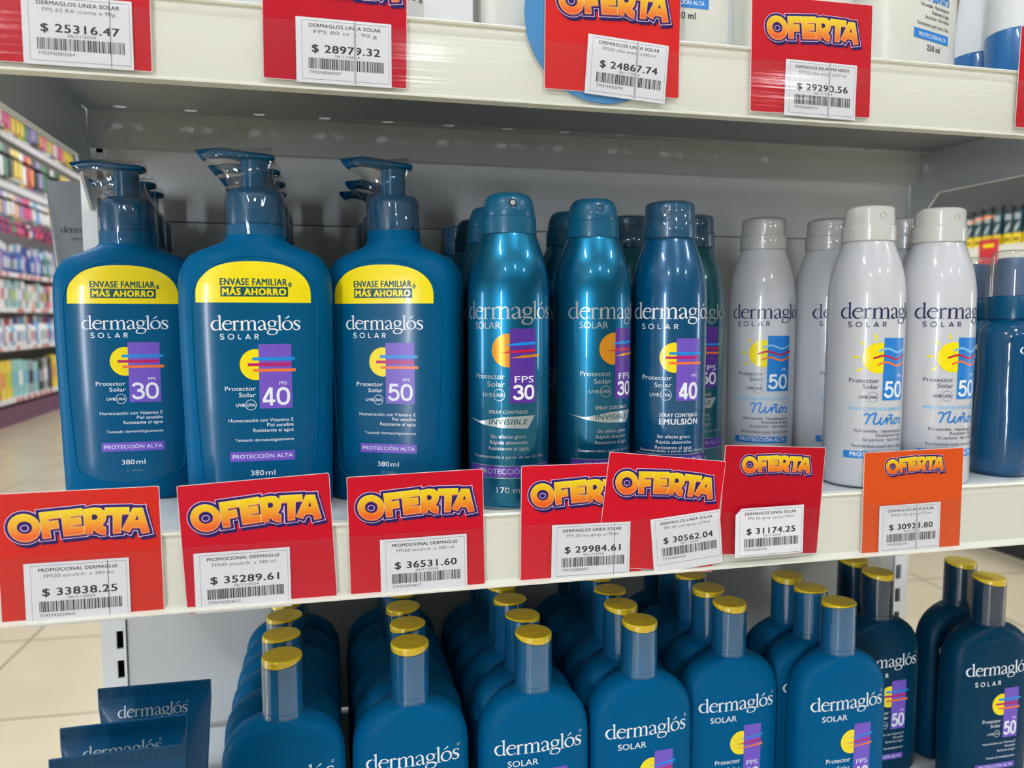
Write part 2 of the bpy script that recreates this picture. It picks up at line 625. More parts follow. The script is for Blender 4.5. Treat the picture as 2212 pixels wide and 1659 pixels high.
OF = [
    (ell(347, 615, 200, 192), [ell(350, 612, 95, 88)]),
    ([(540, 402), (798, 370), (805, 465), (648, 488), (652, 528), (768, 508), (778, 612), (660, 632), (672, 748), (572, 760)], []),
    ([(808, 372), (1080, 335), (1086, 432), (918, 455), (922, 482), (1062, 466), (1068, 560), (930, 580), (934, 606), (1090, 596), (1092, 698), (838, 728)], []),
    ([(1096, 350), (1240, 328), (1318, 336), (1368, 376), (1386, 440), (1380, 495), (1355, 540), (1326, 572), (1345, 594), (1376, 604), (1372, 706),
      (1320, 706), (1268, 684), (1232, 648), (1210, 618), (1206, 690), (1105, 702)],
     [[(1204, 430), (1240, 422), (1268, 436), (1279, 460), (1270, 486), (1240, 502), (1206, 502)]]),
    ([(1378, 328), (1690, 320), (1690, 412), (1590, 418), (1565, 682), (1470, 692), (1478, 424), (1380, 430)], []),
    ([(1742, 330), (1868, 330), (1942, 672), (1842, 692), (1822, 610), (1720, 608), (1678, 670), (1590, 640)], [[(1796, 432), (1808, 500), (1762, 502)]]),
]


def gradient_mat(name, c0, c1, z0, z1):
    m = bpy.data.materials.new(name)
    m.use_nodes = True
    nt = m.node_tree
    b = nt.nodes['Principled BSDF']
    b.inputs['Roughness'].default_value = 0.4
    tc = nt.nodes.new('ShaderNodeTexCoord')
    sp = nt.nodes.new('ShaderNodeSeparateXYZ')
    mr = nt.nodes.new('ShaderNodeMapRange')
    mr.inputs[1].default_value, mr.inputs[2].default_value = z0, z1
    vo = nt.nodes.new('ShaderNodeTexVoronoi')
    vo.inputs['Scale'].default_value = 620
    vo.inputs['Randomness'].default_value = 0.25
    ad = nt.nodes.new('ShaderNodeMath')
    ad.operation = 'MULTIPLY_ADD'
    ad.inputs[1].default_value = -0.22
    rp = nt.nodes.new('ShaderNodeValToRGB')
    rp.color_ramp.elements[0].color, rp.color_ramp.elements[1].color = lin(c1), lin(c0)
    e = rp.color_ramp.elements.new(0.5)
    e.color = lin((236, 170, 22))
    nt.links.new(tc.outputs['Object'], sp.inputs[0])
    nt.links.new(tc.outputs['Object'], vo.inputs['Vector'])
    nt.links.new(sp.outputs[2], mr.inputs[0])
    nt.links.new(vo.outputs['Distance'], ad.inputs[0])
    nt.links.new(mr.outputs[0], ad.inputs[2])
    nt.links.new(ad.outputs[0], rp.inputs[0])
    nt.links.new(rp.outputs[0], b.inputs['Base Color'])
    return m


OGRAD = gradient_mat('yellow_to_orange_print', (240, 216, 6), (236, 92, 20), -0.0225, -0.0085)
OPALE = mat('cream_print', (252, 222, 150), 0.4)
OSIDE = mat('burnt_orange_print', (196, 92, 50), 0.4)
OPURP = mat('violet_outline_print', (44, 27, 102), 0.45, spec=0.2)
OPINK = mat('pink_outline_print', (246, 200, 232), 0.4)
ONAVY = mat('navy_shadow_print', (38, 25, 88), 0.45, spec=0.2)


def oferta_mesh(scale):
    k = 0.0371e-3
    T = lambda p: ((p[0] - 60) * k, -(p[1] + 0.066 * (p[0] - 60) - 210) * k)
    art = Art()
    for outer, holes in OF:
        P = [T(p) for p in outer]
        H = [[T(p) for p in h] for h in holes]
        hidden_hole = len(H) and len(H[0]) < 20
        for dx, dy in ((16, -28), (34, -52)):
            Q = [(x + dx * k, z + dy * k) for x, z in P]
            art.poly(Q, ONAVY, 0).outline(Q, 46 * k, ONAVY, 0)
        art.poly(P, OPINK, 1).outline(P, 52 * k, OPINK, 1)
        art.poly(P, OPURP, 2).outline(P, 43 * k, OPURP, 2)
        Q = [(x + 2 * k, z - 16 * k) for x, z in P]
        HQ = [[(x + 2 * k, z - 4 * k) for x, z in h] for h in H]
        art.poly(Q, OSIDE, 3, HQ).outline(Q, 4 * k, OSIDE, 3)
        art.poly(P, OPALE, 4, H).outline(P, 5 * k, OPALE, 4)
        art.poly(P, OGRAD, 5, H)
        if len(holes) and len(holes[0]) > 20:
            c = T((348, 622))
            art.ring(c[0], c[1], 50 * k, 9 * k, OPINK, 4, rz=42 * k)
    # little pink slivers between R and T
    art.poly([T((1425, 478)), T((1395, 570)), T((1428, 572))], OPINK, 3).poly([T((1420, 505)), T((1406, 560)), T((1421, 562))], OPURP, 4)
    return art.mesh('offer_wordmark', off=0.0001, smooth=False)


OFERTA = oferta_mesh(1)
# ------------------------------------------------------------------ the shop: floor, ceiling, walls, lamps, shop window
def tile_mat(name, c0, c1, joint, size, rough, ang=0.0):
    m = bpy.data.materials.new(name)
    m.use_nodes = True
    nt = m.node_tree
    b = nt.nodes['Principled BSDF']
    b.inputs['Roughness'].default_value = rough
    tc = nt.nodes.new('ShaderNodeTexCoord')
    mp = nt.nodes.new('ShaderNodeMapping')
    mp.inputs['Rotation'].default_value = (0, 0, ang)
    br = nt.nodes.new('ShaderNodeTexBrick')
    br.offset = 0.0
    br.inputs['Scale'].default_value = 1.0
    br.inputs['Brick Width'].default_value = size
    br.inputs['Row Height'].default_value = size
    br.inputs['Mortar Size'].default_value = 0.004
    br.inputs['Color1'].default_value = lin(c0)
    br.inputs['Color2'].default_value = lin(c1)
    br.inputs['Mortar'].default_value = lin(joint)
    n = nt.nodes.new('ShaderNodeTexNoise')
    n.inputs['Scale'].default_value = 3.0
    n.inputs['Detail'].default_value = 5
    mx = nt.nodes.new('ShaderNodeMix')
    mx.data_type = 'RGBA'
    mx.blend_type = 'MULTIPLY'
    mx.inputs[0].default_value = 0.25
    nt.links.new(tc.outputs['Object'], mp.inputs[0])
    nt.links.new(mp.outputs[0], br.inputs['Vector'])
    nt.links.new(mp.outputs[0], n.inputs['Vector'])
    nt.links.new(br.outputs['Color'], mx.inputs[6])
    nt.links.new(n.outputs[0], mx.inputs[7])
    nt.links.new(mx.outputs[2], b.inputs['Base Color'])
    return m


FLOORM = tile_mat('beige_floor_tiles', (212, 197, 168), (207, 192, 163), (128, 116, 100), 0.6, 0.22, R(3))
CEILM = mat('ceiling_paint', (205, 205, 203), 0.9)
WALLM = mat('grey_wall_paint', (128, 126, 122), 0.85)
PALE_W = mat('warm_wall_paint', (176, 166, 150), 0.85)
X0, X1, Y0, Y1 = -6.0, 7.0, -6.5, 15.0
MB().box(X0, X1, Y0, Y1, FLOOR_Z - 0.05, FLOOR_Z).obj('floor', FLOORM)['kind'] = 'structure'
MB().box(X0, X1, Y0, Y1, CEIL_Z, CEIL_Z + 0.05).obj('ceiling', CEILM)['kind'] = 'structure'
MB().box(X0 - 0.05, X0, Y0, Y1, FLOOR_Z, CEIL_Z).obj('wall_left', WALLM)['kind'] = 'structure'
MB().box(X1, X1 + 0.05, Y0, Y1, FLOOR_Z, CEIL_Z).obj('wall_right', WALLM)['kind'] = 'structure'
MB().box(X0, X1, Y1, Y1 + 0.05, FLOOR_Z, CEIL_Z).obj('wall_back', PALE_W)['kind'] = 'structure'
MB().box(X0, X1, Y0 - 0.05, Y0, FLOOR_Z, CEIL_Z).obj('wall_front', WALLM)['kind'] = 'structure'

# shop window in the front wall, daylight in its pane
wx, wz = -6.0, -0.3
wn = MB()
for a, b, c, d in ((-4.85, -4.25, 1.3, 1.36), (-4.85, -4.25, -1.06, -1.0), (-4.85, -4.79, -1.06, 1.36), (-4.31, -4.25, -1.06, 1.36)):
    wn.box(a, b, Y0, Y0 + 0.05, c, d)
wo = wn.obj('window_1', mat('dark_pane_frame', (60, 62, 64), 0.5))
wo['kind'] = 'structure'
pane = MB().box(-4.79, -4.31, Y0 + 0.01, Y0 + 0.02, -1.0, 1.3).obj('pane', emit('daylit_pane', (235, 244, 255), 62.0), wo)

for nm_, xw, sg, ya, yb_, pw in (('side_glow_2', X0, 1, 0.3, 2.0, 11.0), ('side_glow_3', X1, -1, -1.4, -0.7, 9.0)):  # unseen glowing panels added in place of bright aisles, for streaks on bottles
    wn = MB()
    for a, b, c, d in ((ya, yb_, 0.7, 0.76), (ya, yb_, -0.96, -0.9), (ya, ya + 0.06, -0.96, 0.76), (yb_ - 0.06, yb_, -0.96, 0.76)):
        wn.box(min(xw, xw + sg * 0.05), max(xw, xw + sg * 0.05), a, b, c, d)
    wo = wn.obj(nm_, mat('dark_pane_frame', (60, 62, 64), 0.5))
    wo['kind'] = 'structure'
    MB().box(xw + sg * 0.01 - 0.004, xw + sg * 0.01 + 0.004, ya + 0.06, yb_ - 0.06, -0.9, 0.7).obj('pane', emit('side_glow_pane_' + nm_[-1], (235, 244, 255), pw), wo)

HOUSING = mat('lamp_housing', (235, 235, 235), 0.5)
DIFF = emit('lamp_diffuser', (240, 247, 255), LAMP_POWER)
lampproto = None
hm = MB().box(-0.11, 0.11, -0.32, 0.32, -0.02, 0.0).mesh('housing', HOUSING)
dm = MB().box(-0.09, 0.09, -0.3, 0.3, -0.034, -0.02).mesh('diffuser', DIFF)
for i, x in enumerate(LAMP_ROWS):
    for j, y in enumerate(LAMP_Y):
        t = thing('ceiling_lamp', 'white rectangular LED lamp on the shop ceiling', 'lamp', (x, y, CEIL_Z), group='LED lamps on the ceiling')
        put('housing', hm, t)
        put('diffuser', dm, t)

# ------------------------------------------------------------------ gondola: uprights, back panels, three shelves
STEEL = mat('pale_grey_shelf_paint', (196, 200, 202), 0.42, noise=(9, 0.04))
PANEL = mat('pale_grey_panel_paint', (198, 200, 200), 0.5, noise=(5, 0.03))
POST = mat('white_post_paint', (232, 233, 234), 0.4)
SLOT = mat('slot_shade', (12, 12, 12), 0.9)
CREAM = mat('cream_rail_plastic', (224, 222, 208), 0.36, bump=(520, 0.35, 0.0004, (0.004, 1, 1)))
CLEAR = film_mat('clear_rail_cover', rough=0.1, base=0.012, haze=0.006, bump=(500, 0.5, 0.0004, (0.004, 1, 1)), blend=0.25)

YB = 0.675
gon = thing('display_gondola', 'pale grey slotted uprights and back panels holding the three product shelves', 'shelving', (0.19, YB, FLOOR_Z))


def local(mb, o=(0.19, YB, FLOOR_Z)):
    mb.v = [(x - o[0], y - o[1], z - o[2]) for x, y, z in mb.v]
    return mb


for xa, xb, sx in ((-0.1775, -0.1592, -0.1662), (0.5625, 0.578, 0.5638)):
    # post face with a column of real slots every 25 mm
    p = MB()
    sl0, sl1 = sx, sx + 0.0065
    z = -1.13
    p.box(xa, sl0, YB - 0.004, YB - 0.0015, FLOOR_Z, 0.62)
    p.box(sl1, xb, YB - 0.004, YB - 0.0015, FLOOR_Z, 0.62)
    zs = -0.2585
    k0 = int((FLOOR_Z + 0.1 - zs) / 0.0245)
    zz = [zs + 0.0245 * i for i in range(k0, 36)]
    prev = FLOOR_Z
    for q in zz:
        p.box(sl0, sl1, YB - 0.004, YB - 0.0015, prev, q - 0.0075)
        prev = q + 0.0075
    p.box(sl0, sl1, YB - 0.004, YB - 0.0015, prev, 0.62)
    p.box(xa, xa + 0.0025, YB - 0.0015, YB + 0.04, FLOOR_Z, 0.62)
    p.box(xb - 0.0025, xb, YB - 0.0015, YB + 0.04, FLOOR_Z, 0.62)
    up = local(p).obj('upright', POST, gon, smooth=False)
    b = local(MB().box(xa + 0.003, xb - 0.003, YB + 0.012, YB + 0.014, FLOOR_Z + 0.05, 0.6)).obj('slot_shade_sheet', SLOT, up)  # near-black sheet inside the post: shade behind its slots, put in as colour
for z0, z1 in ((-1.0, -0.342), (-0.3372, 0.075), (0.0755, 0.6)):
    local(MB().box(-0.159, 0.5622, YB - 0.002, YB + 0.012, z0, z1)).obj('back_panel', PANEL, gon, bevel=0.0012)
local(MB().box(-0.1775, 0.578, YB - 0.02, YB + 0.42, FLOOR_Z, -1.02)).obj('plinth', mat('dark_plinth', (70, 70, 72), 0.5), gon)


def shelf(label, ztop, y0, xa, xb, holes=True, rail=True, brk=0.04):
    t = thing('gondola_shelf', label, 'shelf', (0.19, y0, ztop))
    L = lambda mb: local(mb, (0.19, y0, ztop))
    yb = 0.662
    d = MB()
    if holes:                                  # a row of real peg holes near the back edge
        d.box(xa, xb, y0 + 0.0035, yb - 0.016, ztop - 0.0022, ztop).box(xa, xb, yb - 0.0105, yb, ztop - 0.0022, ztop)
        xs = [xa + 0.026 + i * 0.0492 for i in range(15)]
        for p, q in zip([xa] + [x + 0.0042 for x in xs], [x - 0.0042 for x in xs] + [xb]):
            d.box(p, q, yb - 0.016, yb - 0.0105, ztop - 0.0022, ztop)
    else:
        d.box(xa, xb, y0 + 0.0035, yb, ztop - 0.0022, ztop)
    d.box(xa, xb, y0 + 0.0035, y0 + 0.0055, ztop - 0.03, ztop - 0.0022)
    L(d).obj('deck', STEEL, t, bevel=0.0006)
    L(MB().box(xa + 0.001, xb - 0.001, yb - 0.0015, yb, ztop - 0.0292, ztop - 0.0022)
      .box(xa + 0.001, xb - 0.001, yb, yb + 0.008, ztop - 0.0292, ztop - 0.028)).obj('rear_flange', STEEL, t)
    zb = ztop - brk
    for xs in (xa, xb):
        q = [(y0 + 0.008, zb), (0.634, zb), (0.669, zb - 0.036), (0.6702, zb - 0.036), (0.6702, ztop - 0.0022), (y0 + 0.008, ztop - 0.0022)]
        m = MB().prism(q, 'x', xs - 0.0022, xs)
        sg = 1 if xs == xa else -1
        m.box(xs - 0.0012 - 0.003, xs - 0.0012 + 0.003, y0 + 0.008, 0.634, zb - 0.0012, zb)
        L(m).obj('bracket', STEEL, t)
    if rail:
        za, zc = ztop + 0.0012, ztop - 0.0408
        prof = [(y0 + 0.0035, ztop + 0.0002), (y0 + 0.0066, ztop + 0.0002), (y0 + 0.0066, za - 0.0002), (y0 - 0.0008, za), (y0 - 0.0016, za - 0.0008), (y0 - 0.0012, za - 0.0018), (y0 + 0.0003, za - 0.0022), (y0 - 0.0001, za - 0.0034)]
        zz = za - 0.0068
        prof += [(y0 - 0.0001, zz), (y0 + 0.00008, zz - 0.0006), (y0 + 0.00008, zz - 0.0014), (y0 - 0.0001, zz - 0.002)]
        prof += [(y0 - 0.0002, zc + 0.003), (y0 - 0.0052, zc + 0.001), (y0 - 0.0052, zc), (y0 + 0.0035, zc)]
        L(MB().prism(prof, 'x', xa - 0.03, xb + 0.03)).obj('price_rail', CREAM, t, sharp=25)
        # clear cover strip in front of the rail, open at its top
        cz = [(y0 - 0.0034, za - 0.0075), (y0 - 0.0043, za - 0.012), (y0 - 0.0048, za - 0.02), (y0 - 0.0050, za - 0.03), (y0 - 0.0050, zc + 0.0012)]
        cv = [(y, z) for y, z in cz] + [(y + 0.0004, z) for y, z in reversed(cz)]
        L(MB().prism(cv, 'x', xa - 0.03, xb + 0.03)).obj('rail_cover', CLEAR, t, sharp=60)
    return t


YR = 0.4335
shelf('upper steel shelf with cream price rail carrying white boxes and tubes', 0.158, YR, -0.169, 0.5645)
shelf('middle steel shelf with cream price rail under pump bottles and spray cans', -0.1128, YR, -0.169, 0.5645, holes=False)
shelf('low base shelf under the yellow lidded lotion bottles and tubes', -0.372, 0.335, -0.169, 0.5645, holes=False, rail=False)

# ------------------------------------------------------------------ offer cards and price labels in the rails
CARDM = {}


def card_mat(rgb):
    return mat('card_%d_%d_%d' % rgb, rgb, 0.42, spec=0.22, noise=(14, 0.03))


EDGE = mat('white_card_edge', (238, 226, 226), 0.7)


def offer_card(label, x, z, wd, h, rot, rgb, ws, wx=None, wzo=0.0, y=0.4311, curl=0.0, group='red offer cards in the price rails'):
    """x, z of the top left corner; rot in degrees; ws wordmark scale"""
    t = thing('offer_card', label, 'price card', (x, y, z), group=group, rot=(R(curl), R(-rot), 0))
    r = 0.0009
    pts = []
    for cx, cz, a0 in ((r, -r, 180), (wd - r, -r, 90), (wd - r, -h + r, 0), (r, -h + r, -90)):
        for i in range(5):
            a = R(a0 - i * 22.5)
            pts.append((cx + r * math.cos(a), cz + r * math.sin(a)))
    ins = [(wd / 2 + (px - wd / 2) * (1 - 0.0005 / wd), -h / 2 + (pz + h / 2) * (1 - 0.0005 / h)) for px, pz in pts]
    m = MB()
    n = len(pts)
    m.add([(p[0], 0.0002, p[1]) for p in pts] + [(p[0], -0.0001, p[1]) for p in pts], [tuple(range(n))] + [(i, (i + 1) % n, (i + 1) % n + n, i + n) for i in range(n)] + [tuple(range(n, 2 * n))], 1)
    m.add([(p[0], -0.00016, p[1]) for p in ins], [tuple(range(n))], 0)
    m.obj('card_sheet', [card_mat(rgb), EDGE], t, smooth=False)
    o = put('wordmark', OFERTA, t)
    o.scale = (ws, 1, ws)
    wx = (wd - 0.0731 * ws) / 2 if wx is None else wx
    o.location = (wx, -0.00025, -0.0015 + wzo + 0.004 * (1 - ws) - 0.001)
    return t


# top rail
offer_card('red offer card with price 25316.47, first on the upper rail', -0.1585, 0.190, 0.0795, 0.0685, -0.3, (194, 26, 40), 0.98)
offer_card('dark red offer card with price 28979.32 on the upper rail', -0.0262, 0.190, 0.073, 0.068, -0.6, (188, 8, 34), 0.97)
offer_card('bright red offer card with price 24867.74 before a blue disc on the upper rail', 0.1222, 0.1945, 0.0805, 0.068, -0.3, (212, 32, 30), 0.98, wzo=-0.002)
offer_card('red offer card with price 29290.56, whole wordmark showing on the upper rail', 0.2475, 0.1885, 0.0815, 0.0668, 0.6, (196, 22, 36), 0.93, wzo=-0.001)
offer_card('red offer card cut by the right edge of the picture on the upper rail', 0.4392, 0.1865, 0.078, 0.0635, -1.0, (196, 22, 36), 0.93, wx=0.0035)
# middle rail
offer_card('orange red offer card with price 33838.25 on the middle rail', -0.1592, -0.0866, 0.0757, 0.068, 0.3, (206, 36, 24), 0.97)
offer_card('crimson offer card with price 35289.61 below the factor 40 pump bottle', -0.0752, -0.0868, 0.0772, 0.0685, 2.6, (198, 8, 38), 0.99)
offer_card('crimson offer card with price 36531.60 below the factor 50 pump bottle', 0.0110, -0.0862, 0.0755, 0.068, 1.0, (200, 8, 36), 0.97)
offer_card('red offer card with price 29984.61, overlapped by the tilted card', 0.1090, -0.0845, 0.0752, 0.068, -0.4, (208, 12, 38), 0.96, y=0.4314)
offer_card('tilted red offer card with price 30562.04, leaning over its neighbour', 0.1622, -0.0781, 0.0758, 0.0690, -6.8, (204, 10, 36), 0.96, y=0.4305)
offer_card('dark red offer card with price 31174.25 and small wordmark below white cans', 0.2372, -0.0772, 0.0697, 0.068, -3.4, (184, 8, 32), 0.72, wx=0.0095, wzo=0.001)
offer_card('orange offer card with price 30923.80, the only all orange one', 0.3350, -0.0858, 0.0757, 0.0682, 0.4, (218, 80, 24), 0.66, wx=0.014, wzo=0.0015)


def price_label(label, x, z, rot, title, line, price, code, fault=0, y=0.4302, wd=0.0485, h=0.0325, clip=False):
    t = thing('price_label', label, 'price label', (x, y, z), group='white price labels in the rails', rot=(0, R(-rot), 0))
    c = 0.004 if clip else 0.0
    m = MB()
    P = [(0, -c), (c, 0), (wd, 0), (wd, -h), (0, -h)] if clip else [(0, 0), (wd, 0), (wd, -h), (0, -h)]
    m.prism(P, 'y', -0.0001, 0.0001).obj('paper', PAPER, t, smooth=False)
    a = Art()
    k = wd / 0.0485
    M = lambda v: v * 0.001 * k
    fr = [(M(3), M(-1.4)), (M(47.2), M(-1.4)), (M(47.2), M(-30.6)), (M(3), M(-30.6))]
    a.stroke(fr, 0.00022, INK, 0, True)
    a.text(title, M(6.6), M(43), M(-4.6), M(1.75), INK, 0, 0.022)
    a.text(line, M(9), M(41), M(-7.7), M(1.75), mat('grey_ink', (84, 84, 88), 0.6), 0)
    a.text('$ ' + price, M(8), M(42.5), M(-17), M(3.7), INK, 0, 0.028)
    a.text('06/11/2024', M(19.5), M(32), M(-19.1), M(1.3), INK, 0)
    rnd = random.Random(code)
    xx = 6.2
    while xx < 44.6:
        b = rnd.choice((0.22, 0.22, 0.45, 0.66))
        a.rect(M(xx), M(-25.4), M(xx + b), M(-19.9), INK, 0)
        xx += b + rnd.choice((0.25, 0.25, 0.45))
    a.text(code, M(6.4), M(22.5), M(-27.9), M(1.5), INK, 0)
    if fault:                                  # the printer's vertical streak
        q = 38.4 if fault == 1 else 29.3
        if fault > 1: a.rect(M(q - 0.2), M(-31), M(q + 1.2), M(-0.6), PAPER, 1)
        a.rect(M(q), M(-32), M(q + 0.25), M(-0.4), INK, 2)
        if fault > 1: a.rect(M(q + 0.6), M(-32), M(q + 0.8), M(-0.4), INK, 2)
    put('printed_text', a.mesh('price_text', off=0.00012, smooth=False), t)
    return t


DL, PD = 'DERMAGLOS LINEA SOLAR', 'PROMOCIONAL DERMAGLàS'
price_label('white price label reading $ 25316.47 on the upper rail', -0.1360, 0.1535, 0.0, DL, 'FPS 65 RA crema x 90g', '25316.47', '7793742003264', 1)
price_label('white price label reading $ 28979.32 on the upper rail', -0.0104, 0.1535, -0.2, DL, 'FPS 80 cr x 90 g', '28979.32', '7793742003707', 2)
price_label('white price label reading $ 24867.74, slanted on the upper rail', 0.1470, 0.1577, -3.6, DL, 'FPS50 niño emuls.x180 ml', '24867.74', '7793742003790', 2)
price_label('white price label reading $ 29290.56 on the upper rail', 0.2705, 0.1532, -0.6, 'DERMAGLOS SOLAR F50 NIÑOS', 'FPS50 niño emuls.x250 ml', '29290.56', '7793742005773', 2)
price_label('white price label reading $ 33838.25 on the orange red card', -0.1476, -0.1225, 0.0, PD, 'FPS30 emuls.fr. x 380 ml', '33838.25', '7793742024603', 1)
price_label('white price label reading $ 35289.61 on the crimson card', -0.0680, -0.1229, 0.4, PD, 'FPS40 emuls.fr. x 380 ml', '35289.61', '7793742024610')
price_label('white price label reading $ 36531.60 on the crimson card', 0.0284, -0.1220, 0.5, PD, 'FPS50 emuls.fr. x 380 ml', '36531.60', '7793742024627')
price_label('white price label reading $ 29984.61 beside the tilted card', 0.1272, -0.1199, -0.8, DL, 'FPS 30 inv.spray x170ml', '29984.61', '7793742003592', 1)
price_label('white price label reading $ 30562.04, tilted on the tilted card', 0.1882, -0.1202, 4.9, DL, 'FPS 40 cont.spray x170ml', '30562.04', '7793742003554', y=0.4297, wd=0.0455, h=0.0335)
price_label('white price label reading $ 31174.25 with one clipped corner', 0.2434, -0.1165, 0.3, DL, 'FPS 50 spray cont.x170ml', '31174.25', '7793742003776', y=0.4280, wd=0.0470, h=0.0305, clip=True)
price_label('white price label reading $ 30923.80 on the all orange card', 0.3472, -0.1212, 0.6, DL, 'FPS50 niño spray x170 ml', '30923.80', '7793742003738', 2, wd=0.0465, h=0.0322)

dsc = MB()
n = 48
dsc.prism([(0.0462 * math.cos(2 * PI * i / n), 0.0462 * math.sin(2 * PI * i / n)) for i in range(n)], 'y', -0.0002, 0.0002)
d = dsc.obj('round_sign', mat('blue_sign_card', (62, 134, 190), 0.55, bump=(900, 0.4, 0.0003)))
d.location = (0.1568, 0.4318, 0.1669)
tagged(d, 'round light blue cardboard sign tucked behind a red card on the upper rail', 'sign')
# ------------------------------------------------------------------ products
mm = 0.001


def scl(secs):
    return [tuple(c * mm for c in s[:3]) + (s[3],) + tuple(c * mm for c in s[4:]) for s in secs]


def front_surface(secs):
    """point on the front (-y) of a lofted body at height z, o above its surface"""
    def at(z):
        for i in range(len(secs) - 1):
            if secs[i][0] <= z <= secs[i + 1][0]:
                t = (z - secs[i][0]) / max(1e-9, secs[i + 1][0] - secs[i][0])
                return [secs[i][k] + (secs[i + 1][k] - secs[i][k]) * t for k in (1, 2, 3)]
        return list(secs[-1][1:4]) if z > secs[-1][0] else list(secs[0][1:4])

    def f(x, z, o):
        a, b, n = at(z)
        k = min(0.999, abs(x) / a)
        y = -b * (1 - k ** n) ** (1 / n)
        g = Vector((math.copysign((k ** (n - 1)) / a, x), -((-y / b) ** (n - 1)) / b, 0)).normalized()
        return (x + g.x * o, y + g.y * o, z)
    return f


def round_surface(prof, rot=0.0):
    """surface of a lathe body; x is arc length from the front, turned by rot"""
    def rad(z):
        for i in range(len(prof) - 1):
            (r0, z0), (r1, z1) = prof[i], prof[i + 1]
            if z0 <= z <= z1: return r0 + (r1 - r0) * (z - z0) / max(1e-9, z1 - z0)
        return prof[-1][0]
    rm = max(r for r, z in prof)

    def f(x, z, o):
        t = x / rm + rot
        q = rad(z) + o
        return (q * math.sin(t), -q * math.cos(t), z)
    return f


BLUE = mat('ocean_blue_plastic', (0, 90, 136), 0.4, spec=0.06, bump=(1500, 0.12, 0.0001))
BLUE2 = mat('deep_blue_plastic', (0, 90, 136), 0.4, spec=0.06, bump=(1500, 0.12, 0.0001))
PUMPB = mat('pump_blue_plastic', (0, 80, 120), 0.25, spec=0.35)
DARKB = mat('dark_blue_plastic', (0, 54, 82), 0.36, spec=0.12, bump=(1500, 0.12, 0.0001))
LABELB = mat('clear_label_over_blue', (0, 86, 128), 0.22, spec=0.22, coat=0.12, coat_r=0.12)
SPOUTIN = mat('spout_inside', (20, 110, 190), 0.4)
FILM = film_mat('crinkled_shrink_film', rough=0.04, base=0.085, haze=0.008, bump=(300, 0.5, 0.0006, (1, 1, 0.16)))
FILM2 = film_mat('tight_shrink_film', rough=0.05, base=0.085, haze=0.012, bump=(200, 0.25, 0.0005, (1, 1, 0.2)))

# ---- 380 ml pump bottle
PB = scl([(0, 38.8, 18.4, 2.6), (0.8, 40, 20, 2.7), (3, 40.8, 21.2, 2.8), (23, 41.2, 21.6, 2.9), (60, 41.9, 22, 3), (100, 42.8, 22, 3), (122, 43, 22, 3), (132, 42.8, 21.8, 2.9),
          (138, 42.2, 21.4, 2.8), (143.5, 40, 20.8, 2.7), (148, 36.8, 20, 2.6), (151.2, 31, 19, 2.5), (154, 24, 17.8, 2.3), (156.3, 18.8, 16.8, 2.1), (158.2, 16.9, 16.3, 2),
          (160.2, 16.3, 16.2, 2), (165.8, 16.2, 16.2, 2)])
PBS = front_surface(PB)
U = lambda u: (u - 548.5) * 0.247e-3
V = lambda v: 0.1128 + (690 - v) * 0.259e-3

body = MB().loft(PB, 64)
rim = []
for i in range(41):                            # raised rim round the label panel
    t = PI * i / 40
    rim.append((0.0343 * math.cos(t), 0.121 + 0.0265 * math.sin(t)))
side = [(0.0343 - 0.0035 * (k / 8) ** 2, 0.121 - 0.098 * k / 8) for k in range(1, 9)]
low = [(0.0308 * math.cos(t), 0.023 - 0.0125 * math.sin(t)) for t in [PI * k / 16 for k in range(1, 16)]]
loop = rim + [(-x, z) for x, z in side] + [(-x, z) for x, z in low] + [(x, z) for x, z in reversed(side)]
body.tube([PBS(x, z, -0.0002) for x, z in loop], 0.0007, 8, closed=True)
PB_BODY = body.mesh('body', BLUE, sharp=50)
pcol = MB().lathe([(0.0149, 0.1656), (0.0149, 0.1665), (0.0157, 0.1666), (0.0158, 0.181), (0.0153, 0.184), (0.0138, 0.186), (0.0115, 0.1869), (0.008, 0.1872)], 48)
PB_COLLAR = pcol.mesh('collar', PUMPB)
hd = MB().lathe([(0.0074, 0.1868), (0.0074, 0.2025), (0.009, 0.2032)], 32)
rs = []
for x, zc, hh, hw in ((11.6, 205.0, 0.6, 2.5), (11.0, 205.0, 1.6, 5.2), (8.4, 204.9, 2.4, 8), (4, 204.9, 2.7, 9.4), (0, 205.0, 2.8, 9.6), (-6, 205.6, 2.9, 8.6), (-13, 206.6, 2.9, 6.8), (-20, 206.7, 2.9, 5.4),
                      (-25.5, 205.9, 2.9, 4.4), (-29.5, 204.7, 3.0, 3.9)):
    rs.append([((x + (2.6 * math.sin(2 * PI * j / 20) * (-1 if x < -28 else 0))) * mm, hw * math.cos(2 * PI * j / 20) * mm, (zc + hh * math.sin(2 * PI * j / 20)) * mm) for j in range(20)])
hd.rings(rs, 0, True, False)
tip = rs[-1]
ctr = Vector((sum(p[0] for p in tip) / 20, 0, sum(p[2] for p in tip) / 20))
inn = [tuple(ctr + (Vector(p) - ctr) * 0.68) for p in tip]
deep = [(p[0] + 0.004, p[1], p[2] + 0.0004) for p in inn]
hd.rings([tip, inn], 0, False, False).rings([inn, deep], 1, False, True)
PB_HEAD = hd.mesh('pump_head', [PUMPB, SPOUTIN], sharp=50)


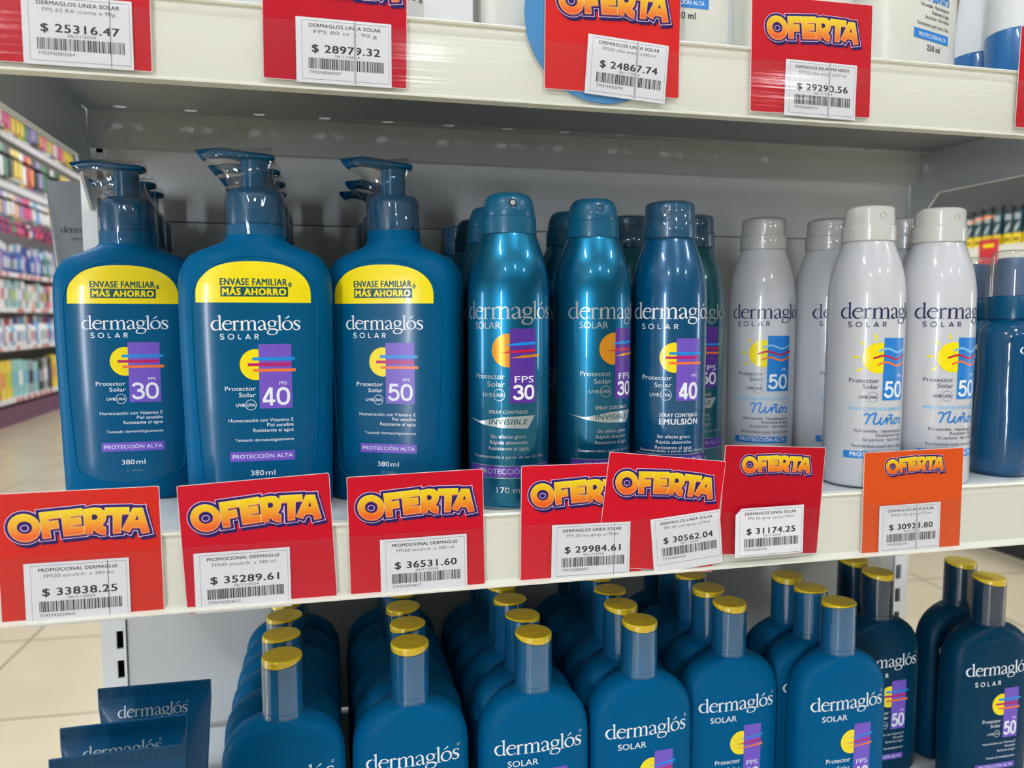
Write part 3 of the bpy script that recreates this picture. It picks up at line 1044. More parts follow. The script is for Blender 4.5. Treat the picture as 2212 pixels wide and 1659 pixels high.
def film_shell(z0, seed):
    r = random.Random(seed)
    secs = [(z0, -17.2, 17.2, 17.2), (166, -16.9, 16.9, 16.9), (181, -16.7, 16.7, 16.7), (185.5, -16.4, 15.6, 15.4), (189, -15.2, 12.6, 11), (195, -16.5, 10.6, 8.4),
            (199.5, -21.5, 10.8, 8.4), (202, -27.5, 12.4, 8.8), (205, -30.6, 12.6, 9.8), (208.2, -26, 11.6, 6.5), (210.2 + r.random(), -23 + 3 * r.random(), 9.6, 1.4)]
    seg = 44
    rs = []
    for i, (z, xl, xr, b) in enumerate(secs):
        ring = []
        for j in range(seg):
            t = 2 * PI * j / seg
            w_ = 1 + 0.018 * math.sin(5 * t + i * 1.3 + seed) + r.uniform(-0.008, 0.008)
            dz = 0
            if i == len(secs) - 1: dz = -1.6 + 2.6 * max(0, math.sin(t * 2 + seed)) * abs(math.cos(t))
            ring.append((((xl + xr) / 2 + (xr - xl) / 2 * math.cos(t) * w_) * mm, b * math.sin(t) * w_ * mm, (z + dz) * mm))
        rs.append(ring)
    return MB().rings(rs, 0, False, True).mesh('shrink_film', FILM, sharp=80)


def pump_label(num):
    a = Art()
    pts = [(U(421), V(657))] + [(U(421) + (U(672) - U(421)) * 0.5 * (1 - math.copysign(abs(math.cos(t)) ** 0.8, math.cos(t))), V(640) + (V(568) - V(640)) * math.sin(t) ** 0.9)
                                for t in [PI * i / 40 for i in range(41)]] + [(U(672), V(657))]
    inner = [(x * 0.955, 0.075 + (z - 0.075) * 0.972) for x, z in loop]
    a.poly(inner, LABELB, 0)
    a.poly(pts, YEL, 1)
    a.text('ENVASE FAMILIAR', U(475), U(620), V(619.5), 0.0037, GREEN, 2, 0.03)
    a.rect(U(475.5), V(644), U(622), V(622.5), GREEN, 2)
    a.text('MÁS AHORRO', U(480), U(617), V(640.5), 0.0036, YEL, 3, 0.045)
    a.text('*', U(623), U(630), V(631), 0.0046, GREEN, 2, 0.02)
    brand(a, U(452), U(648), V(716.3), WHITE, 1)
    glyph_solar(a, U(472), U(555), V(736), 0.0029, WHITE, 1, 0.17)
    sun_block(a, 0, (U(554), V(888), U(626), V(747)), (U(548), V(791.5), 0.0088), [(U(540), U(634), V(779)), (U(530), U(624), V(791.5)), (U(541), U(635), V(804))], 'plain', 0, 0)
    a.text('FPS', U(598), U(614.5), V(836), 0.0017, WHITE, 2, 0.01)
    number(a, num, U(560), U(621), V(881), 0.0101, WHITE, 2, 0.16)
    a.text('Protector', U(479), U(546), V(848), 0.0024, WHITE, 1, 0.006)
    a.text('Solar', U(509), U(546), V(862), 0.0024, WHITE, 1, 0.006)
    a.text('UVB', U(502), U(521), V(883), 0.0017, WHITE, 1, 0.02)
    a.ring(U(534.5), V(879.5), 0.0029, 0.0003, WHITE, 1)
    a.text('UVA', U(525.5), U(543.5), V(883), 0.0017, WHITE, 1, 0.02)
    for s, u0, v in (('Humectación con Vitamina E', 485, 917), ('Piel sensible', 569, 928), ('Resistente al agua', 538, 939.5), ('Testeado dermatológicamente', 498, 960)):
        a.text(s, U(u0), U(627.5), V(v), 0.0019 if v < 950 else 0.0016, WHITE, 1, 0.006)
    a.rect(U(486), V(1004), U(629), V(983), PURP, 1)
    a.text('PROTECCIÓN ALTA', U(491.5), U(624), V(997.5), 0.0021, WHITE, 2, 0.012)
    a.text('380', U(530), U(559), V(1036), 0.0029, WHITE, 1, 0.012)
    a.text('ml', U(563), U(584), V(1036), 0.0029, WHITE, 1, 0.012)
    a.text('ET 1240380', U(541), U(577), V(1053), 0.0013, GREYP, 1)
    return a.mesh('front_label', PBS, 0.003)


def pump(label, x, y, num, rz, nozz=0.0, film=157.5, seed=1):
    t = thing('pump_bottle', label, 'sunscreen bottle', (x, y, -0.1128), rz, 'large blue pump bottles on the middle shelf')
    put('body', PB_BODY, t)
    put('front_label', pump_label(num), t)
    put('collar', PB_COLLAR, t)
    put('pump_head', PB_HEAD, t, rot=(0, 0, nozz - rz))
    put('shrink_film', film_shell(film, seed), t, rot=(0, 0, nozz - rz))
    return t


p30 = pump('large blue pump bottle numbered 30, front left on the middle shelf', -0.1170, 0.541, '30', R(1), R(-1), 158, 1)
p40 = pump('large blue pump bottle numbered 40, nearest one on the middle shelf', -0.0368, 0.4872, '40', R(0), R(3), 160, 2)
p50 = pump('large blue pump bottle numbered 50, right of the other front pump bottles', 0.0440, 0.4960, '50', R(-24), R(9), 165.2, 3)
dup(p30, (-0.1230, 0.6040, -0.1128), R(0), 'large blue pump bottle directly behind the front bottle numbered 30')
dup(p30, (-0.1262, 0.6487, -0.1128), R(2), 'large blue pump bottle rearmost behind the bottle numbered 30')
dup(p40, (-0.0361, 0.5345, -0.1128), R(0), 'large blue pump bottle directly behind the front bottle numbered 40')
dup(p40, (-0.0350, 0.5802, -0.1128), R(1), 'large blue pump bottle third in the file behind number 40')
dup(p40, (-0.0362, 0.6260, -0.1128), R(-1), 'large blue pump bottle rearmost in the file behind number 40')
dup(p50, (0.0455, 0.585, -0.1128), R(-2), 'large blue pump bottle directly behind the front bottle numbered 50')
dup(p50, (0.0425, 0.633, -0.1128), R(-2), 'large blue pump bottle rearmost behind the bottle numbered 50')

# ---- 170 ml spray cans
CR = 24.65
CAN = [(r * mm, h * mm) for r, h in ((22.6, 0), (23.6, 0.5), (24.2, 1.6), (24.3, 2.6), (CR, 3.6), (CR, 119), (24.45, 127), (24.0, 133), (23.2, 139), (22.1, 144.5), (20.7, 149.5), (19.2, 154), (17.9, 157.6), (16.8, 160.8), (16, 163), (15, 164.3), (14.2, 164.8))]
TEAL = mat('brushed_teal_metal', (0, 108, 146), 0.3, metal=0.8, coat=0.6, aniso=0.75, bump=(260, 0.05, 0.0002, (0.3, 0.3, 30)))
CANB = mat('glossy_blue_can', (0, 86, 132), 0.25, metal=0.25, coat=0.8)
CANT = mat('glossy_dark_teal_can', (0, 96, 112), 0.26, metal=0.4, coat=0.8)
CANW = mat('glossy_white_can', (206, 207, 212), 0.3, coat=0.7)
CAPT = mat('teal_cap_plastic', (0, 90, 124), 0.36, coat=0.15)
CAPB = mat('blue_cap_plastic', (0, 84, 124), 0.3, coat=0.3)
CAPW = mat('white_cap_plastic', (208, 209, 204), 0.28, coat=0.4)
RIMM = mat('can_rim_metal', (170, 175, 178), 0.3, metal=0.9)
HOLE = mat('dark_nozzle_hole', (6, 30, 46), 0.6)
BTN = mat('grey_nozzle_insert', (176, 184, 190), 0.5)


def can_body(m):
    c = MB().lathe(CAN[2:], 64, 0, False, True)
    c.lathe(CAN[:3], 64, 1, True, False)
    return c.mesh('body', [m, RIMM], sharp=40)


dome = MB().lathe([(r * mm, h * mm) for r, h in ((15.9, 162.2), (16.6, 162.3), (16.6, 163), (16.3, 172), (15.8, 172.15), (15.62, 172.4), (15.75, 172.7), (15.35, 176.5), (14.7, 180), (13.9, 182.6), (12.7, 184.6), (10.8, 185.8), (7, 186.4), (0.4, 186.6))], 48)
CAP_DOME = dome.mesh('cap', CAPT, sharp=40)


def finger_cap(m):
    """cap with ribbed sides, level front and a top that falls away to the rear"""
    seg = 112
    c = MB()

    def ring(r, h, rib=0.0, top=None, lim=True):
        out = []
        for j in range(seg):
            t = 2 * PI * j / seg
            k = 1 + (rib if (j % 2) and abs(math.cos(t)) > 0.5 else 0)
            x, y = r * k * math.cos(t), r * k * math.sin(t)
            z = h
            if top is not None:
                q = max(0.0, y + 2)
                z = top - 0.036 * q * q
            out.append((x * mm, y * mm, z * mm))
        return out
    c.rings([ring(16.2, 163.6), ring(16.8, 163.7), ring(16.9, 164.4), ring(16.8, 173.4), ring(16.5, 173.9), ring(15.9, 174.1), ring(15.9, 174.4, 0.012), ring(15.5, 0, 0.012, 184.6), ring(14.7, 0, 0.004, 185.7), ring(13, 0, 0, 186.4), ring(5, 0, 0, 186.7), ring(0.4, 0, 0, 186.7)], 0)
    return c.mesh('cap', m, sharp=30)


noz = MB()
noz.lathe([(0.0023, -0.0006), (0.0023, 0.00025), (0.0019, 0.00032), (0.0019, 0.0001), (0.0005, 0.0001)], 24, 0)
noz.lathe([(0.0015, -0.0003), (0.0015, 0.0004), (0.0010, 0.0008), (0.0002, 0.0009)], 20, 1)
NOZ = noz.mesh('nozzle', [HOLE, BTN], sharp=40)
noz2 = MB().lathe([(0.0022, -0.0006), (0.0022, 0.00012), (0.0018, 0.0002), (0.0016, -0.0002), (0.0004, -0.0002)], 24)
NOZB = noz2.mesh('nozzle', HOLE, sharp=40)
NOZW = noz2.mesh('nozzle', mat('shaded_white_nozzle', (182, 182, 176), 0.5), sharp=40)
fs = MB().lathe([(0.0174, 0.1628), (0.0172, 0.166), (0.0171, 0.1738), (0.0162, 0.1748), (0.0160, 0.182), (0.0154, 0.1858), (0.0120, 0.1872), (0.0004, 0.1874)], 48, 0, False, True)
CAN_FILM = fs.mesh('shrink_film', FILM2, sharp=60)


def A1(u):                                     # arc along the can from its printed middle
    return CR * mm * math.asin(max(-1, min(1, (u - 1099) / 87.5)))


def H1(v):
    return 0.1128 + (690 - v) * 0.267e-3


def can_art(kind, num, rot):
    a = Art()
    ink = SILV if kind == 'invisible' else WHITE
    brand(a, A1(1017), A1(1181.5), H1(691.5), ink, 1)
    if kind == 'invisible':
        a.text('SOLAR', A1(1030.5), A1(1083), H1(713.5), 0.0040, ink, 1, -0.012)
        a.disc(A1(1099) - 0.0002, H1(760), 0.0098, SUNO, 1, xmax=A1(1101))
        a.rect(A1(1101), H1(875), A1(1154), H1(713), DPURP, 1)
        if num == '30':
            for (x0, x1, z), m in zip(((1087, 1154, 746), (1079, 1155, 762), (1101, 1161, 773)), (CYAN, RED, SUNO)):
                p, q, h = A1(x0), A1(x1), H1(z)
                a.poly([(p, h - 0.001), (p + (q - p) * 0.4, h + 0.0006), (q, h + 0.0013), (q - 0.0005, h - 0.0004), (p + (q - p) * 0.5, h - 0.0008)], m, 2)
        else:
            for z, m in ((760, CYAN), (771, RED), (783, ORA)):
                a.rect(A1(1087), H1(z + 2.6), A1(1159), H1(z - 2.6), m, 2)
        a.text('FPS', A1(1111), A1(1150), H1(830), 0.0037, WHITE, 2)
    else:
        glyph_solar(a, A1(1030), A1(1103), H1(716), 0.0031, ink, 1, 0.17)
        a.disc(A1(1097), H1(783), 0.0095, YEL, 1, xmax=A1(1101))
        a.rect(A1(1101), H1(885), A1(1154), H1(738), PURP, 1)
        for (x0, x1, z), m in zip(((1085, 1159, 773), (1077, 1153, 783), (1084, 1160, 796)), (CYAN, MAG, ORA)):
            a.rect(A1(x0), H1(z + 3), A1(x1), H1(z - 3), m, 2)
        a.text('FPS', A1(1137), A1(1150), H1(829), 0.0019, WHITE, 2)
    dv = 0 if kind == 'invisible' else 14
    number(a, num, A1(1108), A1(1151), H1(867 + dv), 0.0084 if not dv else 0.0104, WHITE, 2, 0.19)
    a.text('Protector', A1(1032), A1(1091), H1(822 + dv), 0.0030, ink, 1, 0.004)
    a.text('Solar', A1(1055), A1(1091), H1(839 + dv), 0.0030, ink, 1, 0.004)
    a.text('UVB', A1(1046), A1(1065), H1(861 + dv), 0.0021, ink, 1)
    a.ring(A1(1079), H1(857 + dv), 0.0034, 0.0003, ink, 1)
    a.text('UVA', A1(1070), A1(1088.5), H1(861 + dv), 0.0021, ink, 1, 0.01)
    if kind == 'invisible':
        a.text('SPRAY CONTINUO', A1(1058), A1(1138), H1(898), 0.0019, ink, 1, 0.02)
        p = [(A1(x), H1(z)) for x, z in ((1018, 910), (1040, 916), (1060, 911), (1090, 905), (1120, 903.5), (1153, 903), (1138, 931), (1085, 929), (1050, 924), (1030, 917))]
        a.poly(p, SILV, 1)
        a.text('INVISIBLE', A1(1058), A1(1136), H1(921.5), 0.0030, GREEN, 2, 0.012, slant=0.2)
    else:
        a.text('SPRAY CONTINUO', A1(1066), A1(1153), H1(923), 0.0022, ink, 1, 0.02)
        a.text('EMULSIÓN', A1(1066), A1(1153), H1(941), 0.0036, ink, 1, 0.03)
        dv = 22
    for s, u0, u1, v in (('Sin efecto graso', 1062, 1135, 952), ('Rápida absorción', 1060, 1138, 965), ('Resistente al agua', 1058, 1140, 978)):
        a.text(s, A1(u0), A1(u1), H1(v + dv), 0.0021, ink, 1, 0.004)
    a.text('Recomendado a partir de los 12 años', A1(1030), A1(1170), H1(996.5 + dv / 2), 0.0017, ink, 1)
    a.rect(A1(1021), H1(1038), A1(1180), H1(1015), DPURP, 1)
    a.rect(A1(1021), H1(1013.5), A1(1180), H1(1012.5), ink, 1).rect(A1(1021), H1(1040.5), A1(1180), H1(1039.5), ink, 1)
    a.text('PROTECCIÓN ALTA', A1(1041), A1(1168), H1(1031), 0.0030, ink, 2)
    a.text('170 ml', A1(1074), A1(1126), H1(1073), 0.0034, ink, 1)
    return a.mesh('printed_lettering', round_surface(CAN, rot), 0.002)


def B1(u):
    return CR * mm * (math.asin(max(-1, min(1, (u - 1873) / 88))) - R(33.5))


def G1(v):
    return 0.1128 + (690 - v) * 0.302e-3


def kids_art(rot):
    a = Art()
    brand(a, -0.0303, 0.0310, G1(691), NAVY, 1)
    glyph_solar(a, B1(1837), B1(1918), G1(709.5), 0.0033, NAVY, 1, 0.17)
    cx, cz, r = B1(1905), G1(776), 0.0100
    a.disc(cx, cz, r, YEL, 1, xmax=B1(1915.5))
    for d_ in (100, 137, 178, 214):
        p, q = R(d_), 0.0138
        c = (cx + q * math.cos(p), cz + q * math.sin(p))
        a.stroke([(c[0] + k * 0.0022 * math.cos(p), c[1] + k * 0.0022 * math.sin(p)) for k in (-1, 0, 1)], [0.0006, 0.0016, 0.0006], YEL, 1)
    x0, x1 = B1(1915), B1(1956)
    a.rect(x0, G1(868), x1, G1(733), SKYB, 2)
    for xs, z, m in ((x0 - 0.0035, 760, LBLUE), (x0 - 0.0066, 775, RED), (x0 - 0.004, 789, ORA)):
        pts = [(xs + (x1 + 0.0012 - xs) * i / 16, G1(z) + 0.0012 * math.sin(i / 16 * 2 * PI * 1.35 - 0.6)) for i in range(17)]
        a.stroke(pts, 0.0013, m, 3)
    a.text('FPS', B1(1944.5), B1(1952), G1(818), 0.0019, WHITE, 3)
    number(a, '50', B1(1918.5), B1(1953.5), G1(862), 0.0107, WHITE, 3, 0.16)
    a.text('Protector', B1(1843), B1(1907), G1(830), 0.0028, NAVY, 1)
    a.text('Solar', B1(1873), B1(1907), G1(843), 0.0028, NAVY, 1)
    a.text('UVB', B1(1865), B1(1882.5), G1(864.5), 0.0020, NAVY, 1, 0.02)
    a.ring(B1(1895), G1(861), 0.0033, 0.0003, GREYP, 1)
    a.text('UVA', B1(1887), B1(1904), G1(864.5), 0.0020, NAVY, 1, 0.02)
    a.text('SPRAY CONTINUO EMULSIÓN', B1(1844), B1(1956), G1(890), 0.0020, LBLUE, 1, 0.03)
    ninos(a, B1(1878), B1(1955), G1(920), G1(896), SKYB, 1, 0.0011)
    for s, u0, u1, v in (('Piel sensible · Hipoalergénico', 1858, 1956, 938), ('Resistente al agua', 1905, 1956, 947), ('Sin perfume · No irritante', 1877, 1956, 957), ('Recomendado a partir de los 3 años', 1854, 1956, 971)):
        a.text(s, B1(u0), B1(u1), G1(v), 0.0020, NAVY, 1)
    a.rect(B1(1836), G1(996), B1(1956), G1(980), SKYB, 1)
    a.text('PROTECCIÓN ALTA', B1(1850), B1(1953), G1(991), 0.0026, WHITE, 2, 0.02)
    a.text('170 ml', B1(1895), B1(1938), G1(1024), 0.0034, NAVY, 1)
    return a.mesh('printed_lettering', round_surface(CAN, rot), 0.002)


BODY_T, BODY_B, BODY_CT, BODY_W = can_body(TEAL), can_body(CANB), can_body(CANT), can_body(CANW)
CAP_B, CAP_W = finger_cap(CAPB), finger_cap(CAPW)
ZM = -0.1128


def can(label, x, y, body, cap, art, noz, nang, film, group):
    t = thing('spray_can', label, 'sunscreen spray can', (x, y, ZM), 0, group)
    put('body', body, t)
    put('printed_lettering', art, t)
    c = put('cap', cap, t, rot=(0, 0, nang))
    h, r = (0.1795, 0.0148) if cap is CAP_DOME else (0.1796, 0.0158)
    put('nozzle', noz, c, loc=(0, -r, h), rot=(R(90 - (12 if cap is CAP_DOME else 1)), 0, 0))
    if film: put('shrink_film', CAN_FILM, t)
    return t


GT, GW = 'teal and blue spray cans on the middle shelf', 'white spray cans on the middle shelf'
c1 = can('shiny teal spray can, frontmost, with grey insert in its nozzle', 0.1098, 0.4657, BODY_T, CAP_DOME, can_art('invisible', '30', R(-13.3)), NOZ, R(-4), False, GT)
c2 = can('shiny teal spray can numbered 30, second from left, with empty nozzle hole', 0.1662, 0.4752, BODY_T, CAP_DOME, can_art('invisible', '30', R(14.7)), NOZB, R(-2), False, GT)
c3 = can('deep blue emulsion spray can numbered 40 with film round its cap', 0.2201, 0.4790, BODY_B, CAP_B, can_art('emulsion', '40', R(-12.8)), NOZB, R(-28), True, GT)
c4 = can('dark teal spray can numbered 50, half hidden behind the blue 40 can', 0.2640, 0.5370, BODY_CT, CAP_B, can_art('invisible', '50', R(-12.7)), NOZB, R(8), True, GT)
dup(c1, (0.1120, 0.5250, ZM), R(24), 'teal spray can directly behind the frontmost teal can')
dup(c1, (0.1145, 0.5920, ZM), R(60), 'teal spray can third in the file behind the frontmost teal can')
k = dup(c3, (0.1115, 0.6430, ZM), R(20), 'film capped spray can rearmost behind the frontmost teal can')
dup(c2, (0.1700, 0.5340, ZM), R(-75), 'teal spray can right behind the second teal can, its cap turned sideways')
dup(c4, (0.2210, 0.5520, ZM), R(-6), 'dark film capped spray can between the second teal and blue 40 cans')
w3 = can('white spray can with sun picture, frontmost of the white ones', 0.3583, 0.4650, BODY_W, CAP_W, kids_art(R(-4.4)), NOZW, R(-5), False, GW)
w4 = can('white spray can at the right end beside the clear capped mist bottle', 0.4106, 0.4610, BODY_W, CAP_W, kids_art(R(-1.3)), NOZW, R(-1), False, GW)
w1 = can('white spray can set back at the left end of the white ones', 0.3244, 0.5392, BODY_W, CAP_W, kids_art(R(-14.6)), NOZW, R(-60), True, GW)
w2 = can('white spray can half hidden behind the frontmost white can', 0.3760, 0.5330, BODY_W, CAP_W, kids_art(R(12)), NOZW, R(-35), True, GW)
dup(w2, (0.4285, 0.5160, ZM), R(60), 'white spray can whose cap peeks between the two frontmost white cans')

# ---- clear capped blue mist bottles
MISTB = mat('translucent_blue_plastic', (0, 100, 156), 0.12, trans=0.5, coat=0.5, bump=(60, 0.25, 0.002))
OVER = film_mat('clear_overcap', rough=0.05, base=0.08, haze=0.1, blend=0.4)
MS = scl([(0, 22, 15, 2.6), (1.2, 24.5, 17.5, 2.6), (5, 26.5, 19, 2.6), (30, 26.8, 19.4, 2.6), (52, 26, 18.8, 2.5), (66, 24.8, 18, 2.4), (80, 25, 18.2, 2.4), (92, 26, 18.8, 2.4), (101, 25.4, 18.6, 2.3), (106, 23, 17.8, 2.2), (109.5, 18.5, 16.2, 2.1), (111, 15, 14.5, 2), (113, 14.4, 14.2, 2)])
mist = thing('mist_bottle', 'translucent blue mist bottle with clear overcap at the right edge', 'sunscreen bottle', (0.4850, 0.4720, ZM), R(28), 'translucent blue mist bottles')
MB().loft(MS, 56).obj('body', MISTB, mist, sharp=50)
MB().lathe([(r * mm, h * mm) for r, h in ((15.4, 112.2), (16, 112.4), (16.1, 127), (15.6, 128), (12, 128.4))], 40).obj('collar', PUMPB, mist)
MB().lathe([(r * mm, h * mm) for r, h in ((11.4, 128.2), (11.4, 141), (10.8, 141.2), (10.6, 153.5), (9.6, 155.4), (6, 156), (0.4, 156))], 40).obj('atomiser', mat('matte_blue_atomiser', (24, 86, 138), 0.4), mist)
MB().lathe([(r * mm, h * mm) for r, h in ((14.4, 128.6), (14.2, 145), (13.7, 157.5), (12.8, 160), (10, 161), (0.4, 161.2))], 40, 0, False, True).obj('overcap', OVER, mist, sharp=50)
a = Art()
MSS = front_surface(MS)
brand(a, -0.021, 0.021, 0.088, WHITE, 1)
glyph_solar(a, -0.016, -0.001, 0.0815, 0.0028, WHITE, 1)
sun_block(a, 0, (0.003, 0.050, 0.0145, 0.078), (0.001, 0.069, 0.0065), [(-0.003, 0.016, 0.072), (-0.005, 0.0145, 0.0695), (-0.003, 0.016, 0.067)], 'plain', 0, 0)
a.text('Resistente al agua', -0.012, 0.0145, 0.034, 0.0018, WHITE, 1)
a.rect(-0.008, 0.0185, 0.0145, 0.0245, DPURP, 1)
a.text('PROTECCIÓN', -0.006, 0.0125, 0.0203, 0.0022, WHITE, 2)
put('printed_lettering', a.mesh('printed_lettering', MSS, 0.002), mist)
dup(mist, (0.5125, 0.5370, ZM), R(10), 'translucent blue mist bottle standing behind the one at the right edge')

# ---- yellow lidded lotion bottles on the base shelf
LB = scl([(0, 33.5, 11.8, 3), (1, 35.2, 13.4, 3.1), (4, 36.6, 14.4, 3.3), (40, 37, 14.7, 3.4), (85, 37, 14.7, 3.4), (100, 36.8, 14.6, 3.3), (108, 36, 14.5, 3.1), (114, 34.2, 14.3, 2.9), (119, 31.2, 14, 2.7), (123, 27.4, 13.6, 2.5),
          (126.2, 22.6, 13.2, 2.3), (128.3, 17.6, 12.8, 2.1), (129.4, 14.2, 12.5, 2), (130, 12.6, 12.2, 2), (131, 12, 11.9, 2)])
LBS = front_surface(LB)
lb = MB().loft(LB, 60)
pan = [(0.0295 * math.cos(t), 0.098 + 0.0135 * math.sin(t)) for t in [PI * i / 28 for i in range(29)]]
pan += [(-0.0295, 0.09), (-0.0295, 0.05), (-0.0295, 0.012), (0.0295, 0.012), (0.0295, 0.05), (0.0295, 0.09)]
for s_ in (-1, 1):                             # soft ridge where the flat front meets the shoulder, front and back
    lb.tube([(lambda q: (q[0], -s_ * q[1], q[2]))(LBS(x, 0.1195 - 0.0125 * abs(x / 0.031) ** 3, -0.00075)) for x in [-0.031 + 0.062 * i / 30 for i in range(31)]], 0.0011, 10)
LBODY = {n_: lb.mesh('body', m, sharp=50) for n_, m in (('b', BLUE2), ('d', DARKB))}
LCAPM = mat('cap_blue_plastic', (0, 100, 150), 0.24, coat=0.3)
LCAPD = mat('cap_dark_plastic', (0, 52, 82), 0.24, coat=0.3)
LIDM = mat('yellow_lid_plastic', (255, 216, 0), 0.35, coat=0.2)
seg = 44


def tilted(r, z, k):
    return [(r * math.cos(2 * PI * j / seg) * mm, r * math.sin(2 * PI * j / seg) * mm, (z + k * math.sin(2 * PI * j / seg)) * mm) for j in range(seg)]


cp = MB().rings([tilted(11.6, 131, 0), tilted(12.2, 131.1, 0), tilted(12.2, 133.2, 0), tilted(11.8, 133.5, 0), tilted(12.2, 133.9, 0), tilted(12.1, 163.6, 2.0), tilted(11.6, 163.9, 2.0)])
LCAP = {'b': cp.mesh('cap', LCAPM, sharp=40), 'd': cp.mesh('cap', LCAPD, sharp=40)}
ld = MB().rings([tilted(11.6, 164.0, 2.0), tilted(12, 164.2, 2.0), tilted(12, 166.2, 0.3), tilted(11.5, 166.9, 0.1), tilted(9, 167.1, 0), tilted(5.8, 166.9, 0)], 0, True, True)
ld.rings([[(x * 0.95, y * 0.6 + 0.001, 0.1672) for x, y, z in tilted(6.6, 0, 0)], [(x * 0.85, y * 0.5 + 0.001, 0.1666) for x, y, z in tilted(6.6, 0, 0)]], 0, True, True)
LLID = ld.mesh('lid', LIDM, sharp=40)
lf = MB().rings([tilted(12.8, 130.2, 0), tilted(12.5, 133, 0), tilted(12.45, 150, 0), tilted(12.4, 164, 0.6), tilted(12.3, 166.2, 0.3)], 0, False, False)
LFILM = lf.mesh('shrink_film', FILM2, sharp=60)


def lotion_art(kind, num):
    a = Art()
    p = [(x, z) for x, z in pan]
    a.stroke(p, 0.00022, LABELB if kind == 'b' else DARKB, 0, True)
    brand(a, -0.0292, 0.0295, 0.0925, WHITE, 1, reg=True)
    if kind == 'b':
        a.text('SOLAR', -0.0207, -0.0005, 0.0842, 0.0040, WHITE, 1, 0.008)
        sun_block(a, 0, (0.0056, 0.034, 0.0193, 0.0803), (0.0036, 0.0675, 0.0088), [(0.0015, 0.0212, 0.0715), (-0.0008, 0.0195, 0.0675), (0.0, 0.021, 0.0645)], 'swoosh', 0, 0)
        a.text('FPS', 0.0082, 0.0172, 0.0500, 0.0034, WHITE, 2)
        number(a, num, 0.0068, 0.0183, 0.0380, 0.0098, WHITE, 2, 0.19)
        a.text('Protector', -0.0165, 0.0030, 0.0528, 0.0032, WHITE, 1, 0.006)
        a.text('Solar', -0.0075, 0.0030, 0.0468, 0.0032, WHITE, 1, 0.006)
        a.text('UVB', -0.010, -0.004, 0.0385, 0.0022, WHITE, 1)
    else:
        glyph_solar(a, -0.0215, 0.0015, 0.0838, 0.0034, WHITE, 1, 0.19)
        sun_block(a, 0, (0.0056, 0.040, 0.0193, 0.0805), (0.0036, 0.0675, 0.0088), [(0.0005, 0.0215, 0.0715), (-0.002, 0.0193, 0.0678), (0.0005, 0.021, 0.0642)], 'plain', 0, 0)
        a.text('FPS', 0.0145, 0.0178, 0.0545, 0.0018, WHITE, 2)
        number(a, num, 0.0068, 0.0183, 0.0420, 0.0110, WHITE, 2, 0.17)
        a.text('Protector', -0.0135, 0.0035, 0.0530, 0.0028, WHITE, 1)
        a.text('Solar', -0.0060, 0.0035, 0.0490, 0.0028, WHITE, 1)
        a.text('UVB', -0.0085, -0.0030, 0.0428, 0.0020, WHITE, 1)
        a.ring(0.0003, 0.0438, 0.0027, 0.00028, WHITE, 1)
        a.text('UVA', -0.0018, 0.0024, 0.0429, 0.0019, WHITE, 1)
        for s, x, z in (('Humectación con Vitamina E', -0.0125, 0.0350), ('Piel sensible', 0.0085, 0.0318), ('Resistente al agua', 0.0015, 0.0286), ('Testeado dermatológicamente', -0.0092, 0.0232)):
            a.text(s, x, 0.0185, z, 0.0019, WHITE, 1)
        a.rect(-0.018, 0.0145, 0.0188, 0.0192, PURP, 1)
        a.text('PROTECCIÓN ALTA', -0.015, 0.0165, 0.0157, 0.0023, WHITE, 2, 0.01)
    return a.mesh('printed_lettering', LBS, 0.003)


GL = 'yellow lidded lotion bottles on the base shelf'
ZBASE = -0.372


def lotion(label, x, y, kind, num, lidrot):
    t = thing('lotion_bottle', label, 'sunscreen bottle', (x, y, ZBASE), 0, GL)
    put('body', LBODY[kind], t)
    put('printed_lettering', lotion_art(kind, num), t)
    c = put('cap', LCAP[kind], t, rot=(0, 0, lidrot))
    put('lid', LLID, c)
    put('shrink_film', LFILM, t)
    return t


NTH = ['front', 'second', 'third', 'fourth', 'fifth', 'sixth']
FILES = ['first file from the left', 'second file from the left', 'third file from the left', 'fourth file from the left', 'fifth file from the left', 'sixth file from the left']
ROWS = [
    [(-0.0280, 0.4860), (-0.0300, 0.5192), (-0.0295, 0.5527), (-0.0290, 0.5840), (-0.0285, 0.6150), (-0.0280, 0.6465)],
    [(0.0500, 0.4872), (0.0520, 0.5189), (0.0520, 0.5507), (0.0518, 0.5825), (0.0516, 0.6140), (0.0515, 0.6455)],
    [(0.1307, 0.4846), (0.1312, 0.5150), (0.1300, 0.5480), (0.1300, 0.5795), (0.1300, 0.6110), (0.1300, 0.6430)],
    [(0.2065, 0.4871), (0.2052, 0.5188), (0.2085, 0.5495), (0.2085, 0.5810), (0.2085, 0.6130), (0.2085, 0.6440)],
    [(0.2835, 0.5040), (0.2829, 0.5350), (0.2845, 0.5680), (0.2845, 0.6000), (0.2845, 0.6320)],
    [(0.3617, 0.4869), (0.3590, 0.5172), (0.3590, 0.5480)],
]
lid_r = [R(-38), R(-18), R(25), R(0), R(8), R(200)]
proto = lotion('blue lotion bottle with yellow lid, front of the first file from the left', ROWS[0][0][0], ROWS[0][0][1], 'b', '40', lid_r[0])
rnd = random.Random(4)
for i, row in enumerate(ROWS):
    for j, (x, y) in enumerate(row):
        if i == 0 and j == 0: continue
        b = dup(proto, (x, y, ZBASE), R(rnd.uniform(-1.5, 1.5)), 'blue lotion bottle with yellow lid, %s of the %s' % (NTH[j], FILES[i]))
        for c in b.children:
            if c.name.startswith('cap'): c.rotation_euler = (0, 0, lid_r[i] if j == 0 else R(rnd.uniform(-180, 180)))
d1 = lotion('dark navy lotion bottle numbered 50, front of the pair behind the sixth file', 0.4350, 0.5380, 'd', '50', R(20))
